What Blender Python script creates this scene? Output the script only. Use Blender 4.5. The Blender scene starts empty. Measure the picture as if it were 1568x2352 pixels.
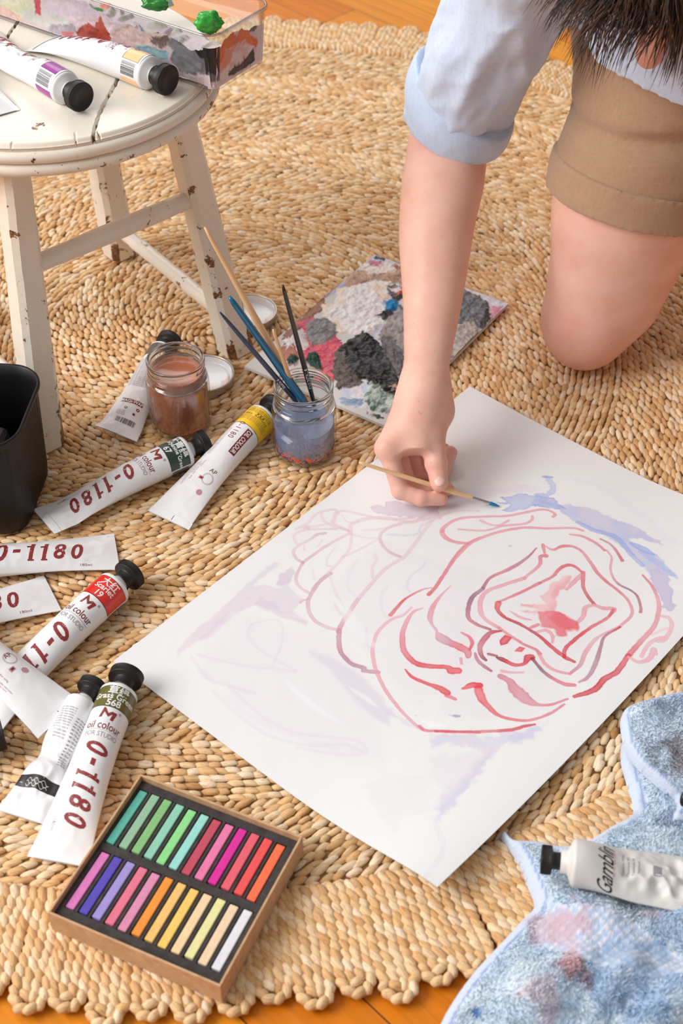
import bpy, bmesh, math, random
import numpy as np
from mathutils import Vector, Matrix

random.seed(7)
rng = np.random.default_rng(11)
SC = bpy.context.scene
COL = SC.collection

# ------------------------------------------------------------------ camera
CAM_H, PITCH, FPX, IW, IH = 1.11, math.radians(43.5), 3267.0, 1568.0, 2352.0
cam_data = bpy.data.cameras.new('camera')
cam = bpy.data.objects.new('camera', cam_data); COL.objects.link(cam)
cam.location = (0, 0, CAM_H)
cam.rotation_euler = (math.pi / 2 - PITCH, 0, 0)
cam_data.sensor_fit = 'VERTICAL'; cam_data.sensor_height = 36.0
cam_data.lens = 36.0 * FPX / IH
cam_data.clip_start = 0.02
cam_data.dof.use_dof = True
cam_data.dof.focus_distance = 1.54
cam_data.dof.aperture_fstop = 6.7
SC.camera = cam
SC.cycles.transparent_max_bounces = 24

# ------------------------------------------------------------------ world and lights
world = bpy.data.worlds.new('world'); SC.world = world; world.use_nodes = True
bg = world.node_tree.nodes['Background']
bg.inputs[1].default_value = 1.0
_n, _l = world.node_tree.nodes, world.node_tree.links      # a pale room: brighter towards its windows on the left and overhead
_tc = _n.new('ShaderNodeTexCoord'); _dp = _n.new('ShaderNodeVectorMath'); _dp.operation = 'DOT_PRODUCT'; _dp.inputs[1].default_value = (-.72, .25, .65)
_l.new(_tc.outputs['Generated'], _dp.inputs[0]); _rp = _n.new('ShaderNodeValToRGB'); _l.new(_dp.outputs['Value'], _rp.inputs[0]); _l.new(_rp.outputs[0], bg.inputs[0])
_e = _rp.color_ramp.elements; _e[0].position = 0.0; _e[0].color = (.30, .275, .25, 1); _e[1].position = .95; _e[1].color = (.98, .97, .96, 1)
_m = _e.new(.45); _m.color = (.46, .44, .42, 1)

def area_light(name, loc, target, sx, sy, power, col):
    ld = bpy.data.lights.new(name, 'AREA'); ld.shape = 'RECTANGLE'; ld.size = sx; ld.size_y = sy
    ld.energy = power; ld.color = col
    o = bpy.data.objects.new(name, ld); COL.objects.link(o); o.location = loc
    o.rotation_euler = (Vector(target) - Vector(loc)).to_track_quat('-Z', 'Y').to_euler()
    return o
area_light('window_daylight', (-2.3, 0.55, 2.0), (0.05, 1.2, 0), 1.7, 1.5, 82, (1.0, 0.975, 0.95))
area_light('far_window_daylight', (-0.6, 4.6, 2.3), (0.0, 1.3, 0), 2.2, 1.4, 28, (1.0, 0.98, 0.96))
SC.view_settings.view_transform = 'Standard'; SC.view_settings.look = 'None'
SC.view_settings.exposure = 0.0; SC.view_settings.gamma = 1.0
SC.view_settings.use_curve_mapping = False

# ------------------------------------------------------------------ helpers
CP, SP = math.cos(PITCH), math.sin(PITCH)
def ray(px, py):
    x = (px - IW / 2) / FPX; y = -(py - IH / 2) / FPX
    return np.array([x, y * SP + CP, y * CP - SP])
def at(px, py, z=0.0):                       # point of the place at height z seen at that pixel of the photograph
    r = ray(px, py); return np.array([0, 0, CAM_H]) + r * ((CAM_H - z) / -r[2])
def atd(px, py, d):                          # ... at depth d in front of the camera
    return np.array([0, 0, CAM_H]) + ray(px, py) * d
def aty(px, py, y):
    r = ray(px, py); return np.array([0, 0, CAM_H]) + r * (y / r[1])
def proj(P):
    P = np.asarray(P, float); x, y, z = P[..., 0], P[..., 1], P[..., 2] - CAM_H
    d = y * CP - z * SP
    return IW / 2 + FPX * x / d, IH / 2 - FPX * (y * SP + z * CP) / d
def S(r, g, b):                              # sRGB 0-255 to linear
    f = lambda c: (c / 255) / 12.92 if c <= 10.3 else ((c / 255 + 0.055) / 1.055) ** 2.4
    return (f(r), f(g), f(b))
def ss(a, b, x):
    t = np.clip((x - a) / (b - a), 0, 1); return t * t * (3 - 2 * t)

_TAB = np.random.default_rng(5).random((64, 64, 64))
def vnoise(P):                               # value noise in 3D, numpy, 0..1
    P = np.asarray(P, float); i = np.floor(P).astype(int); f = P - i; f = f * f * (3 - 2 * f)
    r = 0
    for dx in (0, 1):
        for dy in (0, 1):
            for dz in (0, 1):
                w = (f[..., 0] if dx else 1 - f[..., 0]) * (f[..., 1] if dy else 1 - f[..., 1]) * (f[..., 2] if dz else 1 - f[..., 2])
                r = r + w * _TAB[(i[..., 0] + dx) & 63, (i[..., 1] + dy) & 63, (i[..., 2] + dz) & 63]
    return r
def fnoise(P, o=3):
    P = np.asarray(P, float); r = 0; a = 1; t = 0
    for k in range(o):
        r = r + a * vnoise(P * 2 ** k + 7.3 * k); t += a; a *= .5
    return r / t

def mesh_data(name, V, FL, mi=None, col=None, uv=None, smooth=True, cname='tint'):
    """V (n,3); FL: array (m,k) or list of such arrays; mi per face; col per vertex; uv per vertex"""
    if not isinstance(FL, list): FL = [FL]
    FL = [np.asarray(f, np.int32) for f in FL if len(f)]
    me = bpy.data.meshes.new(name); V = np.ascontiguousarray(V, np.float32)
    tot = np.concatenate([np.full(len(f), f.shape[1], np.int32) for f in FL])
    idx = np.concatenate([f.ravel() for f in FL])
    me.vertices.add(len(V)); me.vertices.foreach_set('co', V.ravel())
    me.loops.add(len(idx)); me.loops.foreach_set('vertex_index', idx)
    me.polygons.add(len(tot)); st = np.zeros(len(tot), np.int32); st[1:] = np.cumsum(tot)[:-1]
    me.polygons.foreach_set('loop_start', st); me.polygons.foreach_set('loop_total', tot)
    if mi is not None: me.polygons.foreach_set('material_index', np.asarray(mi, np.int32))
    me.update(calc_edges=True)
    me.polygons.foreach_set('use_smooth', np.full(len(tot), bool(smooth)) if np.isscalar(smooth) else np.asarray(smooth, bool))
    if col is not None:
        c = np.ones((len(V), 4), np.float32); c[:, :3] = col
        a = me.color_attributes.new(cname, 'FLOAT_COLOR', 'POINT'); a.data.foreach_set('color', c.ravel())
    if uv is not None:
        l = me.uv_layers.new(name='uv'); l.data.foreach_set('uv', np.asarray(uv, np.float32)[idx].ravel())
    return me
def obj(name, me, mats=None, parent=None, loc=None):
    if mats is not None and not me.materials:
        for m in (mats if isinstance(mats, (list, tuple)) else [mats]): me.materials.append(m)
    o = bpy.data.objects.new(name, me); COL.objects.link(o)
    if parent is not None: o.parent = parent
    if loc is not None: o.location = loc
    return o
def empty(name, loc=(0, 0, 0), rz=0.0):
    o = bpy.data.objects.new(name, None); COL.objects.link(o); o.location = loc; o.rotation_euler = (0, 0, rz)
    o.empty_display_size = 0.02
    return o
def tag(o, label=None, cat=None, group=None, kind=None):
    if label: o['label'] = label
    if cat: o['category'] = cat
    if group: o['group'] = group
    if kind: o['kind'] = kind
    return o
def grid(nu, nv, cu=False, cv=False, flip=False):   # vertex k = i*nv + j
    I = np.arange(nu if cu else nu - 1); J = np.arange(nv if cv else nv - 1)
    i, j = np.meshgrid(I, J, indexing='ij'); i2 = (i + 1) % nu; j2 = (j + 1) % nv
    F = np.stack([i * nv + j, i2 * nv + j, i2 * nv + j2, i * nv + j2], -1).reshape(-1, 4)
    return F[:, ::-1] if flip else F
class MB:                                     # collects pieces into one mesh
    def __init__(s): s.V = []; s.F = []; s.M = []; s.n = 0
    def add(s, V, F, m=0):
        V = np.asarray(V, float).reshape(-1, 3)
        if not (isinstance(F, list) and len(F) and isinstance(F[0], np.ndarray)): F = [np.asarray(F)]
        for f in F:
            f = np.asarray(f, int)
            if len(f): s.F.append(f + s.n); s.M.append(np.full(len(f), m))
        s.V.append(V); s.n += len(V); return s
    def data(s, name, smooth=True, xf=None, **k):
        V = np.concatenate(s.V)
        if xf is not None: V = xf(V)
        G = {}
        for f, m in zip(s.F, s.M): G.setdefault(f.shape[1], []).append((f, m))
        FL = []; mi = []
        for kk in G: FL.append(np.concatenate([a for a, b in G[kk]])); mi.append(np.concatenate([b for a, b in G[kk]]))
        return mesh_data(name, V, FL, np.concatenate(mi), smooth=smooth, **k)
def lathe(prof, n=48, cap0=False, cap1=False, axis='z'):      # prof [(r, z)]
    pr = np.array(prof, float); th = np.linspace(0, 2 * np.pi, n, endpoint=False)
    V = np.stack([pr[:, None, 0] * np.cos(th), pr[:, None, 0] * np.sin(th), np.repeat(pr[:, 1:2], n, 1)], -1).reshape(-1, 3)
    F = [grid(len(pr), n, cv=True, flip=True)]
    if cap0: F.append(np.arange(n)[::-1][None])
    if cap1: F.append(((len(pr) - 1) * n + np.arange(n))[None])
    return V, F
def frames(P):                                # parallel transport frames
    P = np.asarray(P, float); T = np.gradient(P, axis=0); T /= np.linalg.norm(T, axis=1)[:, None] + 1e-12
    a = np.array([0, 0, 1.]) if abs(T[0, 2]) < .9 else np.array([1., 0, 0])
    n = np.cross(T[0], a); n /= np.linalg.norm(n); N = [n]
    for i in range(1, len(P)):
        n = N[-1] - T[i] * np.dot(N[-1], T[i]); N.append(n / np.linalg.norm(n))
    N = np.array(N); return T, N, np.cross(T, N)
def sweep(P, R, n=10, cap=True):
    P = np.asarray(P, float); R = np.broadcast_to(np.asarray(R, float), (len(P),))
    T, N, B = frames(P); th = np.linspace(0, 2 * np.pi, n, endpoint=False)
    V = (P[:, None] + R[:, None, None] * (np.cos(th)[None, :, None] * N[:, None] + np.sin(th)[None, :, None] * B[:, None])).reshape(-1, 3)
    F = [grid(len(P), n, cv=True)]
    if cap: F += [np.arange(n)[::-1][None], ((len(P) - 1) * n + np.arange(n))[None]]
    return V, F
def catmull(P, k=8):
    P = np.asarray(P, float)
    if len(P) < 3:
        t = np.linspace(0, 1, k + 1)[:, None]; return P[0] * (1 - t) + P[-1] * t
    Q = np.vstack([2 * P[0] - P[1], P, 2 * P[-1] - P[-2]]); out = []
    t = np.linspace(0, 1, k, endpoint=False)[:, None]
    for i in range(1, len(Q) - 2):
        a, b, c, d = Q[i - 1:i + 3]
        out.append(.5 * (2 * b + (c - a) * t + (2 * a - 5 * b + 4 * c - d) * t ** 2 + (3 * b - a - 3 * c + d) * t ** 3))
    return np.vstack(out + [P[-1:]])
def box(x0, x1, y0, y1, z0, z1):
    V = [(x, y, z) for x in (x0, x1) for y in (y0, y1) for z in (z0, z1)]
    F = np.array([[0, 1, 3, 2], [4, 6, 7, 5], [0, 4, 5, 1], [2, 3, 7, 6], [0, 2, 6, 4], [1, 5, 7, 3]])
    return np.array(V, float), F
def bevel(o, w, seg=2):
    m = o.modifiers.new('bevel', 'BEVEL'); m.width = w; m.segments = seg; m.limit_method = 'ANGLE'; return o

# ------------------------------------------------------------------ materials
class NT:
    def __init__(s, name, rough=.5, color=(.8, .8, .8), **kw):
        s.m = bpy.data.materials.new(name); s.m.use_nodes = True; s.t = s.m.node_tree; s.N = s.t.nodes; s.L = s.t.links
        s.b = s.N['Principled BSDF']; s.b.inputs['Base Color'].default_value = (*color, 1); s.b.inputs['Roughness'].default_value = rough
        for k, v in kw.items():
            s.b.inputs[{'spec': 'Specular IOR Level', 'metal': 'Metallic', 'trans': 'Transmission Weight', 'ior': 'IOR', 'coat': 'Coat Weight',
                        'sss': 'Subsurface Weight', 'sheen': 'Sheen Weight', 'alpha': 'Alpha', 'croughness': 'Coat Roughness'}[k]].default_value = v
    def n(s, typ, **kw):
        nd = s.N.new(typ)
        for k, v in kw.items():
            if k.startswith('i_'):
                key = k[2:]; key = int(key) if key.isdigit() else key.replace('_', ' ')
                nd.inputs[key].default_value = v
            else: setattr(nd, k, v)
        return nd
    def l(s, a, b): s.L.new(a, b)
    def attr(s, name='tint'): return s.n('ShaderNodeAttribute', attribute_name=name).outputs['Color']
    def coord(s, scale=(1, 1, 1), kind='Object'):
        tc = s.n('ShaderNodeTexCoord'); mp = s.n('ShaderNodeMapping'); mp.inputs['Scale'].default_value = scale
        s.l(tc.outputs[kind], mp.inputs[0]); return mp.outputs[0]
    def noise(s, vec, scale, detail=3, rough=.5, dist=0.0):
        nd = s.n('ShaderNodeTexNoise'); nd.inputs['Scale'].default_value = scale; nd.inputs['Detail'].default_value = detail
        nd.inputs['Roughness'].default_value = rough; nd.inputs['Distortion'].default_value = dist
        if vec is not None: s.l(vec, nd.inputs['Vector'])
        return nd.outputs[0]
    def ramp(s, fac, stops, interp='LINEAR'):
        nd = s.n('ShaderNodeValToRGB'); cr = nd.color_ramp; cr.interpolation = interp
        while len(cr.elements) < len(stops): cr.elements.new(.5)
        for e, (p, c) in zip(cr.elements, stops): e.position = p; e.color = (*c, 1) if len(c) == 3 else c
        s.l(fac, nd.inputs[0]); return nd.outputs[0]
    def mix(s, f, a, b, mode='MIX'):
        nd = s.n('ShaderNodeMix', data_type='RGBA', blend_type=mode)
        for k, v in ((0, f), (6, a), (7, b)):
            if isinstance(v, bpy.types.NodeSocket): s.l(v, nd.inputs[k])
            elif k == 0: nd.inputs[0].default_value = v
            else: nd.inputs[k].default_value = (*v[:3], 1)
        return nd.outputs[2]
    def base(s, c): s.l(c, s.b.inputs['Base Color']); return s
    def bump(s, h, strength=.3, dist=.001):
        nd = s.n('ShaderNodeBump'); nd.inputs['Strength'].default_value = strength; nd.inputs['Distance'].default_value = dist
        s.l(h, nd.inputs['Height']); s.l(nd.outputs[0], s.b.inputs['Normal']); return s
g1 = lambda v: (v, v, v)

# ------------------------------------------------------------------ painting rasters (pigment laid on real sheets in their own metric coordinates)
class Canvas:
    def __init__(s, w, h, step, base):
        s.step = step; s.nu = int(round(w / step)) + 1; s.nv = int(round(h / step)) + 1; s.w = w; s.h = h
        s.C = np.ones((s.nu, s.nv, 3)) * np.array(base); s.H = np.zeros((s.nu, s.nv))
        u, v = np.meshgrid(np.linspace(0, w, s.nu), np.linspace(0, h, s.nv), indexing='ij'); s.U = u; s.Vv = v
        s.Nz = fnoise(np.stack([u * 260, v * 260, 0 * u + 3.1], -1), 3); s.N2 = fnoise(np.stack([u * 60, v * 60, 0 * u + 9.1], -1), 3)
    def put(s, sl, a, c):
        a = np.clip(a, 0, 1)[..., None]; s.C[sl] = s.C[sl] * (1 - a) + a * np.asarray(c) * (1 if s.opaque else s.C[sl] / .8)
    opaque = True
    def win(s, lo, hi):
        i0 = max(int(lo[0] / s.step), 0); i1 = min(int(hi[0] / s.step) + 2, s.nu); j0 = max(int(lo[1] / s.step), 0); j1 = min(int(hi[1] / s.step) + 2, s.nv)
        return None if i0 >= i1 or j0 >= j1 else (slice(i0, i1), slice(j0, j1))
    def stroke(s, P, wd, cols, alpha=.8, edge=.25, ragged=.25, height=0):
        P = np.asarray(P, float); n0 = len(P)
        wd = np.interp(np.linspace(0, 1, n0), np.linspace(0, 1, len(wd)), wd) if np.ndim(wd) else np.full(n0, wd)
        cols = [cols] if np.ndim(cols) == 1 else cols
        Pw = catmull(np.c_[P, wd], 12); L = np.r_[0, np.cumsum(np.linalg.norm(np.diff(Pw[:, :2], axis=0), axis=1))]
        m = max(int(L[-1] / (s.step * .7)), 2); q = np.linspace(0, L[-1], m); Q = np.stack([np.interp(q, L, Pw[:, k]) for k in range(3)], 1)
        R = np.maximum(Q[:, 2] / 2, s.step * .6); pad = R.max() * 1.6 + 2 * s.step
        sl = s.win(Q[:, :2].min(0) - pad, Q[:, :2].max(0) + pad)
        if sl is None: return
        D = np.full(s.U[sl].shape, 9.0); T = np.zeros_like(D); i0, j0 = sl[0].start, sl[1].start
        for k in range(m):
            w = s.win(Q[k, :2] - R[k] * 1.6 - s.step, Q[k, :2] + R[k] * 1.6 + s.step)
            if w is None: continue
            ww = (slice(w[0].start - i0, w[0].stop - i0), slice(w[1].start - j0, w[1].stop - j0))
            d = np.hypot(s.U[w] - Q[k, 0], s.Vv[w] - Q[k, 1]) / R[k]; b = d < D[ww]
            D[ww][b] = d[b]; T[ww][b] = k / (m - 1)
        D = D + ragged * (s.Nz[sl] - .5) * 2
        soft = min(.45, s.step * 1.1 / R.mean())
        a = 1 - ss(1 - soft, 1 + soft, D)
        a = a * alpha * (1 - edge + edge * ss(.45, .95, D) + .35 * edge) * (.82 + .4 * s.N2[sl])
        cc = np.array(cols, float); tt = np.linspace(0, 1, len(cc)) if len(cc) > 1 else np.array([0, 1]); cc = cc if len(cc) > 1 else np.repeat(cc, 2, 0)
        c = np.stack([np.interp(T, tt, cc[:, k]) for k in range(3)], -1)
        s.put(sl, a, c)
        if height: s.H[sl] = np.where(a > .3, np.maximum(s.H[sl], height * np.clip(1 - D, 0, 1) ** .5 * (.5 + s.Nz[sl])), s.H[sl])
    def poly(s, P, c, alpha=.8, soft=.003, edge=.15, rag=.004, height=0, c2=None, nf=60.):
        P = np.asarray(P, float); sl = s.win(P.min(0) - .02, P.max(0) + .02)
        if sl is None: return
        u = s.U[sl]; v = s.Vv[sl]; z = np.zeros_like(u)
        u = u + rag * 2 * (fnoise(np.stack([s.U[sl] * nf * 2.5, s.Vv[sl] * nf * 2.5, z + 1], -1), 3) - .5); v = v + rag * 2 * (fnoise(np.stack([s.U[sl] * nf * 2.5, s.Vv[sl] * nf * 2.5, z + 21], -1), 3) - .5)
        ins = np.zeros(u.shape, bool); dm = np.full(u.shape, 9.0); n = len(P)
        for i in range(n):
            x1, y1 = P[i]; x2, y2 = P[(i + 1) % n]
            cnd = ((y1 > v) != (y2 > v)); xi = (x2 - x1) * (v - y1) / ((y2 - y1) if abs(y2 - y1) > 1e-9 else 1e-9) + x1
            ins ^= cnd & (u < xi)
            L2 = (x2 - x1) ** 2 + (y2 - y1) ** 2 + 1e-12; t = np.clip(((u - x1) * (x2 - x1) + (v - y1) * (y2 - y1)) / L2, 0, 1)
            dm = np.minimum(dm, np.hypot(u - x1 - t * (x2 - x1), v - y1 - t * (y2 - y1)))
        sd = np.where(ins, dm, -dm)
        a = ss(-s.step, max(soft, s.step), sd) * alpha * (1 - edge + edge * 1.6 * (1 - ss(0, .004, sd))) * (.85 + .3 * s.N2[sl])
        cc = np.asarray(c, float)
        if c2 is not None:
            f = ss(.35, .65, fnoise(np.stack([s.U[sl] * nf, s.Vv[sl] * nf * 1.7, z + 33], -1), 3))[..., None]; cc = cc * (1 - f) + np.asarray(c2) * f
        s.put(sl, a, cc)
        if height: s.H[sl] = np.where(sd > 0, np.maximum(s.H[sl], height * ss(0, .004, sd) * (.35 + 1.1 * fnoise(np.stack([s.U[sl] * 150, s.Vv[sl] * 150, z + 5], -1), 3) ** 1.5)), s.H[sl])

# ------------------------------------------------------------------ lettering
_F = bpy.data.fonts.load('<builtin>')
_TC = {}
def text_tris(txt, size=1.0, offset=0.0, shear=0.0, maxe=None, spacing=1.0):
    """flat lettering (x right, y up, centred), returns verts (n,2), tris"""
    key = (txt, round(size, 6), offset, shear, maxe, spacing)
    if key in _TC: return _TC[key]
    c = bpy.data.curves.new('t', 'FONT'); c.font = _F; c.body = txt; c.size = size; c.offset = offset; c.shear = shear; c.space_character = spacing
    c.align_x = 'CENTER'; c.align_y = 'CENTER'; c.resolution_u = 3; c.fill_mode = 'FRONT'; c.dimensions = '2D'
    o = bpy.data.objects.new('t', c); COL.objects.link(o)
    dg = bpy.context.evaluated_depsgraph_get(); me = bpy.data.meshes.new_from_object(o.evaluated_get(dg))
    bm = bmesh.new(); bm.from_mesh(me); bmesh.ops.triangulate(bm, faces=bm.faces[:])
    if maxe:
        for _ in range(4):
            es = [e for e in bm.edges if e.calc_length() > maxe]
            if not es: break
            bmesh.ops.subdivide_edges(bm, edges=es, cuts=1); bmesh.ops.triangulate(bm, faces=[f for f in bm.faces if len(f.verts) > 3])
    V = np.array([v.co[:2] for v in bm.verts]).reshape(-1, 2); T = np.array([[v.index for v in f.verts] for f in bm.faces], int).reshape(-1, 3)
    bm.free(); bpy.data.objects.remove(o); bpy.data.curves.remove(c); bpy.data.meshes.remove(me)
    if len(V):
        V = V - (V.max(0) + V.min(0)) / 2
    _TC[key] = (V, T); return V, T
# ================================================================== floor
ANG = math.radians(-45.5)
def floor_material():
    m = NT('honey_timber', .42, coat=.04, spec=.25)
    tc = m.n('ShaderNodeTexCoord'); mp = m.n('ShaderNodeMapping'); mp.inputs['Rotation'].default_value = (0, 0, -ANG)
    m.l(tc.outputs['Object'], mp.inputs[0])
    br = m.n('ShaderNodeTexBrick', offset=.37, offset_frequency=2); m.l(mp.outputs[0], br.inputs[0])
    for k, v in {'Color1': (*S(234, 152, 36), 1), 'Color2': (*S(216, 120, 12), 1), 'Mortar': (*S(90, 45, 10), 1), 'Scale': 1.0, 'Mortar Size': .0007, 'Brick Width': 1.3, 'Row Height': .085, 'Bias': 0.0}.items(): br.inputs[k].default_value = v
    mp2 = m.n('ShaderNodeMapping'); mp2.inputs['Scale'].default_value = (3, 55, 1); m.l(mp.outputs[0], mp2.inputs[0])
    ng = m.noise(mp2.outputs[0], 2.0, 6, .6, .6)
    g = m.ramp(ng, [(.3, g1(.72)), (.55, g1(1.0)), (.75, g1(1.15))])
    m.base(m.mix(.8, br.outputs[0], g, 'MULTIPLY')); m.bump(ng, .05, .001)
    return m.m
V, F = box(-4, 4, -1.5, 6.5, -.045, -.014)
tag(obj('floor', mesh_data('floor', V, F, smooth=False), floor_material()), 'orange varnished timber floorboards around the jute rug', 'floor', kind='structure')

# ================================================================== jute rug
RC = np.array([-0.158, 1.512]); R_IN, R_OUT = .848, .943
def stitch_template():
    n, xs = 7, np.array([-.5, -.44, -.27, 0, .27, .44, .5]); rr = np.array([.0, .42, .86, 1, .86, .42, .0])
    th = np.linspace(0, 2 * np.pi, n, endpoint=False)
    V = [(-.5, 0, 0)]
    for x, r in zip(xs[1:-1], rr[1:-1]):
        V += [(x, .5 * r * math.cos(t), .5 * r * math.sin(t)) for t in th]
    V.append((.5, 0, 0)); m = len(xs) - 2
    T = [[0, 1 + (j + 1) % n, 1 + j] for j in range(n)] + [[1 + (m - 1) * n + j, 1 + (m - 1) * n + (j + 1) % n, 1 + m * n] for j in range(n)]
    Q = grid(m, n, cv=True, flip=False)[:, ::-1] + 1
    uv = [(0, .5)] + [(x + .5, j / n) for x in xs[1:-1] for j in range(n)] + [(1, .5)]
    return np.array(V), np.array(T), Q, np.array(uv)
ST_V, ST_T, ST_Q, ST_UV = stitch_template()
def stitches(pos, ang, ln, wd, ht, tilt, roll=None):
    """pos (n,3), heading ang, size; returns verts, faces, col, uv for one mesh"""
    n = len(pos); k = len(ST_V)
    L = ST_V[None] * np.stack([ln, wd, ht], -1)[:, None]
    L[..., 1] += (.10 * wd)[:, None] * np.sin(ST_V[None, :, 0] * 5.5)
    c, s_ = np.cos(tilt)[:, None], np.sin(tilt)[:, None]; x, z = L[..., 0] * c - L[..., 2] * s_, L[..., 0] * s_ + L[..., 2] * c
    c, s_ = np.cos(ang)[:, None], np.sin(ang)[:, None]; y = L[..., 1]
    V = np.stack([x * c - y * s_, x * s_ + y * c, z], -1) + pos[:, None]
    off = (np.arange(n) * k)[:, None, None]
    T = (ST_T[None] + off).reshape(-1, 3); Q = (ST_Q[None] + off).reshape(-1, 4)
    r = np.random.default_rng(3); h = r.random(n) ** 1.1
    pal = np.array([S(222, 176, 120), S(238, 200, 148), S(247, 218, 176), S(252, 234, 206)])
    t = h * 3; i = np.minimum(t.astype(int), 2); f = (t - i)[:, None]; c = pal[i] * (1 - f) + pal[i + 1] * f
    dk = r.random(n) < .018; c[dk] *= np.array([.72, .62, .5]); c *= (.93 + .14 * r.random(n))[:, None]
    col = np.repeat(c[:, None], k, 1).reshape(-1, 3)
    uv = (ST_UV[None] * np.array([1, .35]) + r.random((n, 1, 2)) * 40).reshape(-1, 2)
    return V.reshape(-1, 3), [T, Q], col, uv
def jute_material():
    m = NT('jute_fibre', .62, spec=.35, sheen=.15)
    uvn = m.n('ShaderNodeUVMap'); uvn.uv_map = 'uv'; mp = m.n('ShaderNodeMapping'); mp.inputs['Scale'].default_value = (2.2, 46, 1); m.l(uvn.outputs[0], mp.inputs[0])
    nz = m.noise(mp.outputs[0], 1.0, 3, .6, .3)
    c = m.mix(1.0, m.attr(), m.ramp(nz, [(.25, S(205, 175, 150)), (.5, g1(.93)), (.8, (1.0, 1.0, 1.0))]), 'MULTIPLY')
    lo = m.noise(m.coord((1, 1, 1)), 5.5, 3)
    c = m.mix(.55, c, m.ramp(lo, [(.35, S(244, 226, 205)), (.65, g1(1.0))]), 'MULTIPLY')
    m.base(c); m.bump(nz, .55, .0012)
    return m.m
JUTE = jute_material()
rug = empty('jute_rug', (RC[0], RC[1], -.014))
tag(rug, 'round natural jute rug of coiled braid with a looped border, under everything', 'rug')
def rug_xy(V): W = V.copy(); W[..., 0] += RC[0]; W[..., 1] += RC[1]; return W
# backing disc
Vd, Fd = lathe([(R_IN + .004, .001), (R_IN + .004, .0070), (0.001, .0070)], 160)
md = NT('jute_backing', .9, color=S(182, 138, 88)); obj('backing', mesh_data('backing', Vd, Fd), md.m, rug)
pitch, step = .0080, .0128
rows = np.arange(.012, R_IN - .002, pitch); PS = []; AN = []; BD = []
for k, r in enumerate(rows):
    n = max(int(2 * np.pi * r / step), 4); th = (np.arange(n) + rng.random()) * 2 * np.pi / n
    th = th + rng.normal(0, .0011, n) / max(r, .03)
    rr = r + pitch * th / (2 * np.pi) + rng.normal(0, .0005, n); band = 1 if (k // 9) % 3 else -1
    PS.append(np.stack([rr * np.cos(th), rr * np.sin(th), np.full(n, .0088) + rng.normal(0, .0007, n)], -1))
    AN.append(th + np.pi / 2 + (.27 if band > 0 else -.30) + rng.normal(0, .07, n))
PS = np.concatenate(PS); AN = np.concatenate(AN)
px, py = proj(rug_xy(PS) * [1, 1, 0]); keep = (px > -420) & (px < 1990) & (py > -360) & (py < 2800); PS = PS[keep]; AN = AN[keep]
n = len(PS); sz = 1 + .14 * rng.standard_normal(n)
V, F, C, UV = stitches(PS, AN, .0188 * sz, .0084 * (1 + .1 * rng.standard_normal(n)), np.full(n, .0068), rng.normal(0, .06, n) + .08)
obj('coiled_braid', mesh_data('coiled_braid', V, F, col=C, uv=UV), JUTE, rug)
# border loops: nested hairpins of two-ply cord, one prototype every few, each loop a part
def cord_path(P, rad, stp=.0105):             # two-ply cord along a path of the ground plane
    P = np.asarray(P, float); L = np.r_[0, np.cumsum(np.linalg.norm(np.diff(P, axis=0), axis=1))]
    m = int(L[-1] / stp); q = (np.arange(m) + .5) * L[-1] / m; X = np.stack([np.interp(q, L, P[:, k]) for k in range(2)], 1)
    e = 1e-4; D = np.stack([np.interp(q + e, L, P[:, k]) - np.interp(q - e, L, P[:, k]) for k in range(2)], 1)
    a = np.arctan2(D[:, 1], D[:, 0]); return X, a
def loop_mesh(seed):
    r = np.random.default_rng(seed); W = .0340 + r.normal(0, .0003); d = W / 4; tip = R_OUT - R_IN + r.normal(0, .004); X = []; A = []; LN = []; SL = []; core = MB()
    for hw, sh in ((1.5 * d, 0.0), (.5 * d, 0.0090)):
        e = tip - sh - hw; t = np.linspace(-np.pi / 2, np.pi / 2, 14)
        wob = lambda x: .0008 * np.sin(x * 90 + seed)
        l1 = np.linspace(-.012, e, 20)
        P = np.r_[np.c_[l1, -hw + wob(l1)], np.c_[e + hw * 1.15 * np.cos(t), hw * np.sin(t)], np.c_[l1[::-1], hw + wob(l1[::-1])]]
        x, a = cord_path(P, 0, .0088); X.append(x); A.append(a); cv = x[:, 0] > e - .004
        LN.append(np.where(cv, .0140, .0198)); SL.append(np.where(cv, .20, .33))
        core.add(*sweep(np.c_[P, np.full(len(P), .0078)], .0040, 8))
    X = np.concatenate(X); A = np.concatenate(A); n = len(X); LN = np.concatenate(LN); SL = np.concatenate(SL)
    pos = np.c_[X, .0088 + .0025 * ss(.02, -.005, X[:, 0]) + r.normal(0, .0004, n)]
    V, F, C, UV = stitches(pos, A + SL + r.normal(0, .06, n), LN * (1 + .06 * r.standard_normal(n)), np.full(n, .0096), np.full(n, .0100), r.normal(0, .05, n))
    core.add(V, F); CV = np.concatenate(core.V); m = len(CV) - len(V)
    C = np.r_[np.tile([S(222, 178, 122)], (m, 1)), C]; UV = np.r_[CV[:m, :2] * 60, UV]
    G = {}
    for f in core.F: G.setdefault(f.shape[1], []).append(f)
    return mesh_data('border_loop', CV, [np.concatenate(G[k]) for k in G], col=C, uv=UV)
protos = [loop_mesh(s) for s in range(7)]
nl = int(2 * np.pi * (R_OUT - .02) / .0345); cnt = 0
for i in range(nl):
    th = 2 * np.pi * i / nl + .01 * random.uniform(-1, 1) * .3
    x, y = proj(np.array([RC[0] + R_OUT * math.cos(th), RC[1] + R_OUT * math.sin(th), 0]))
    if not (-330 < x < 1900 and -200 < y < 2700): continue
    o = obj('border_loop', protos[i % 7], JUTE, rug, (R_IN * math.cos(th), R_IN * math.sin(th), 0)); o.rotation_euler = (0, 0, th); cnt += 1
print('loops', cnt)
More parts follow.
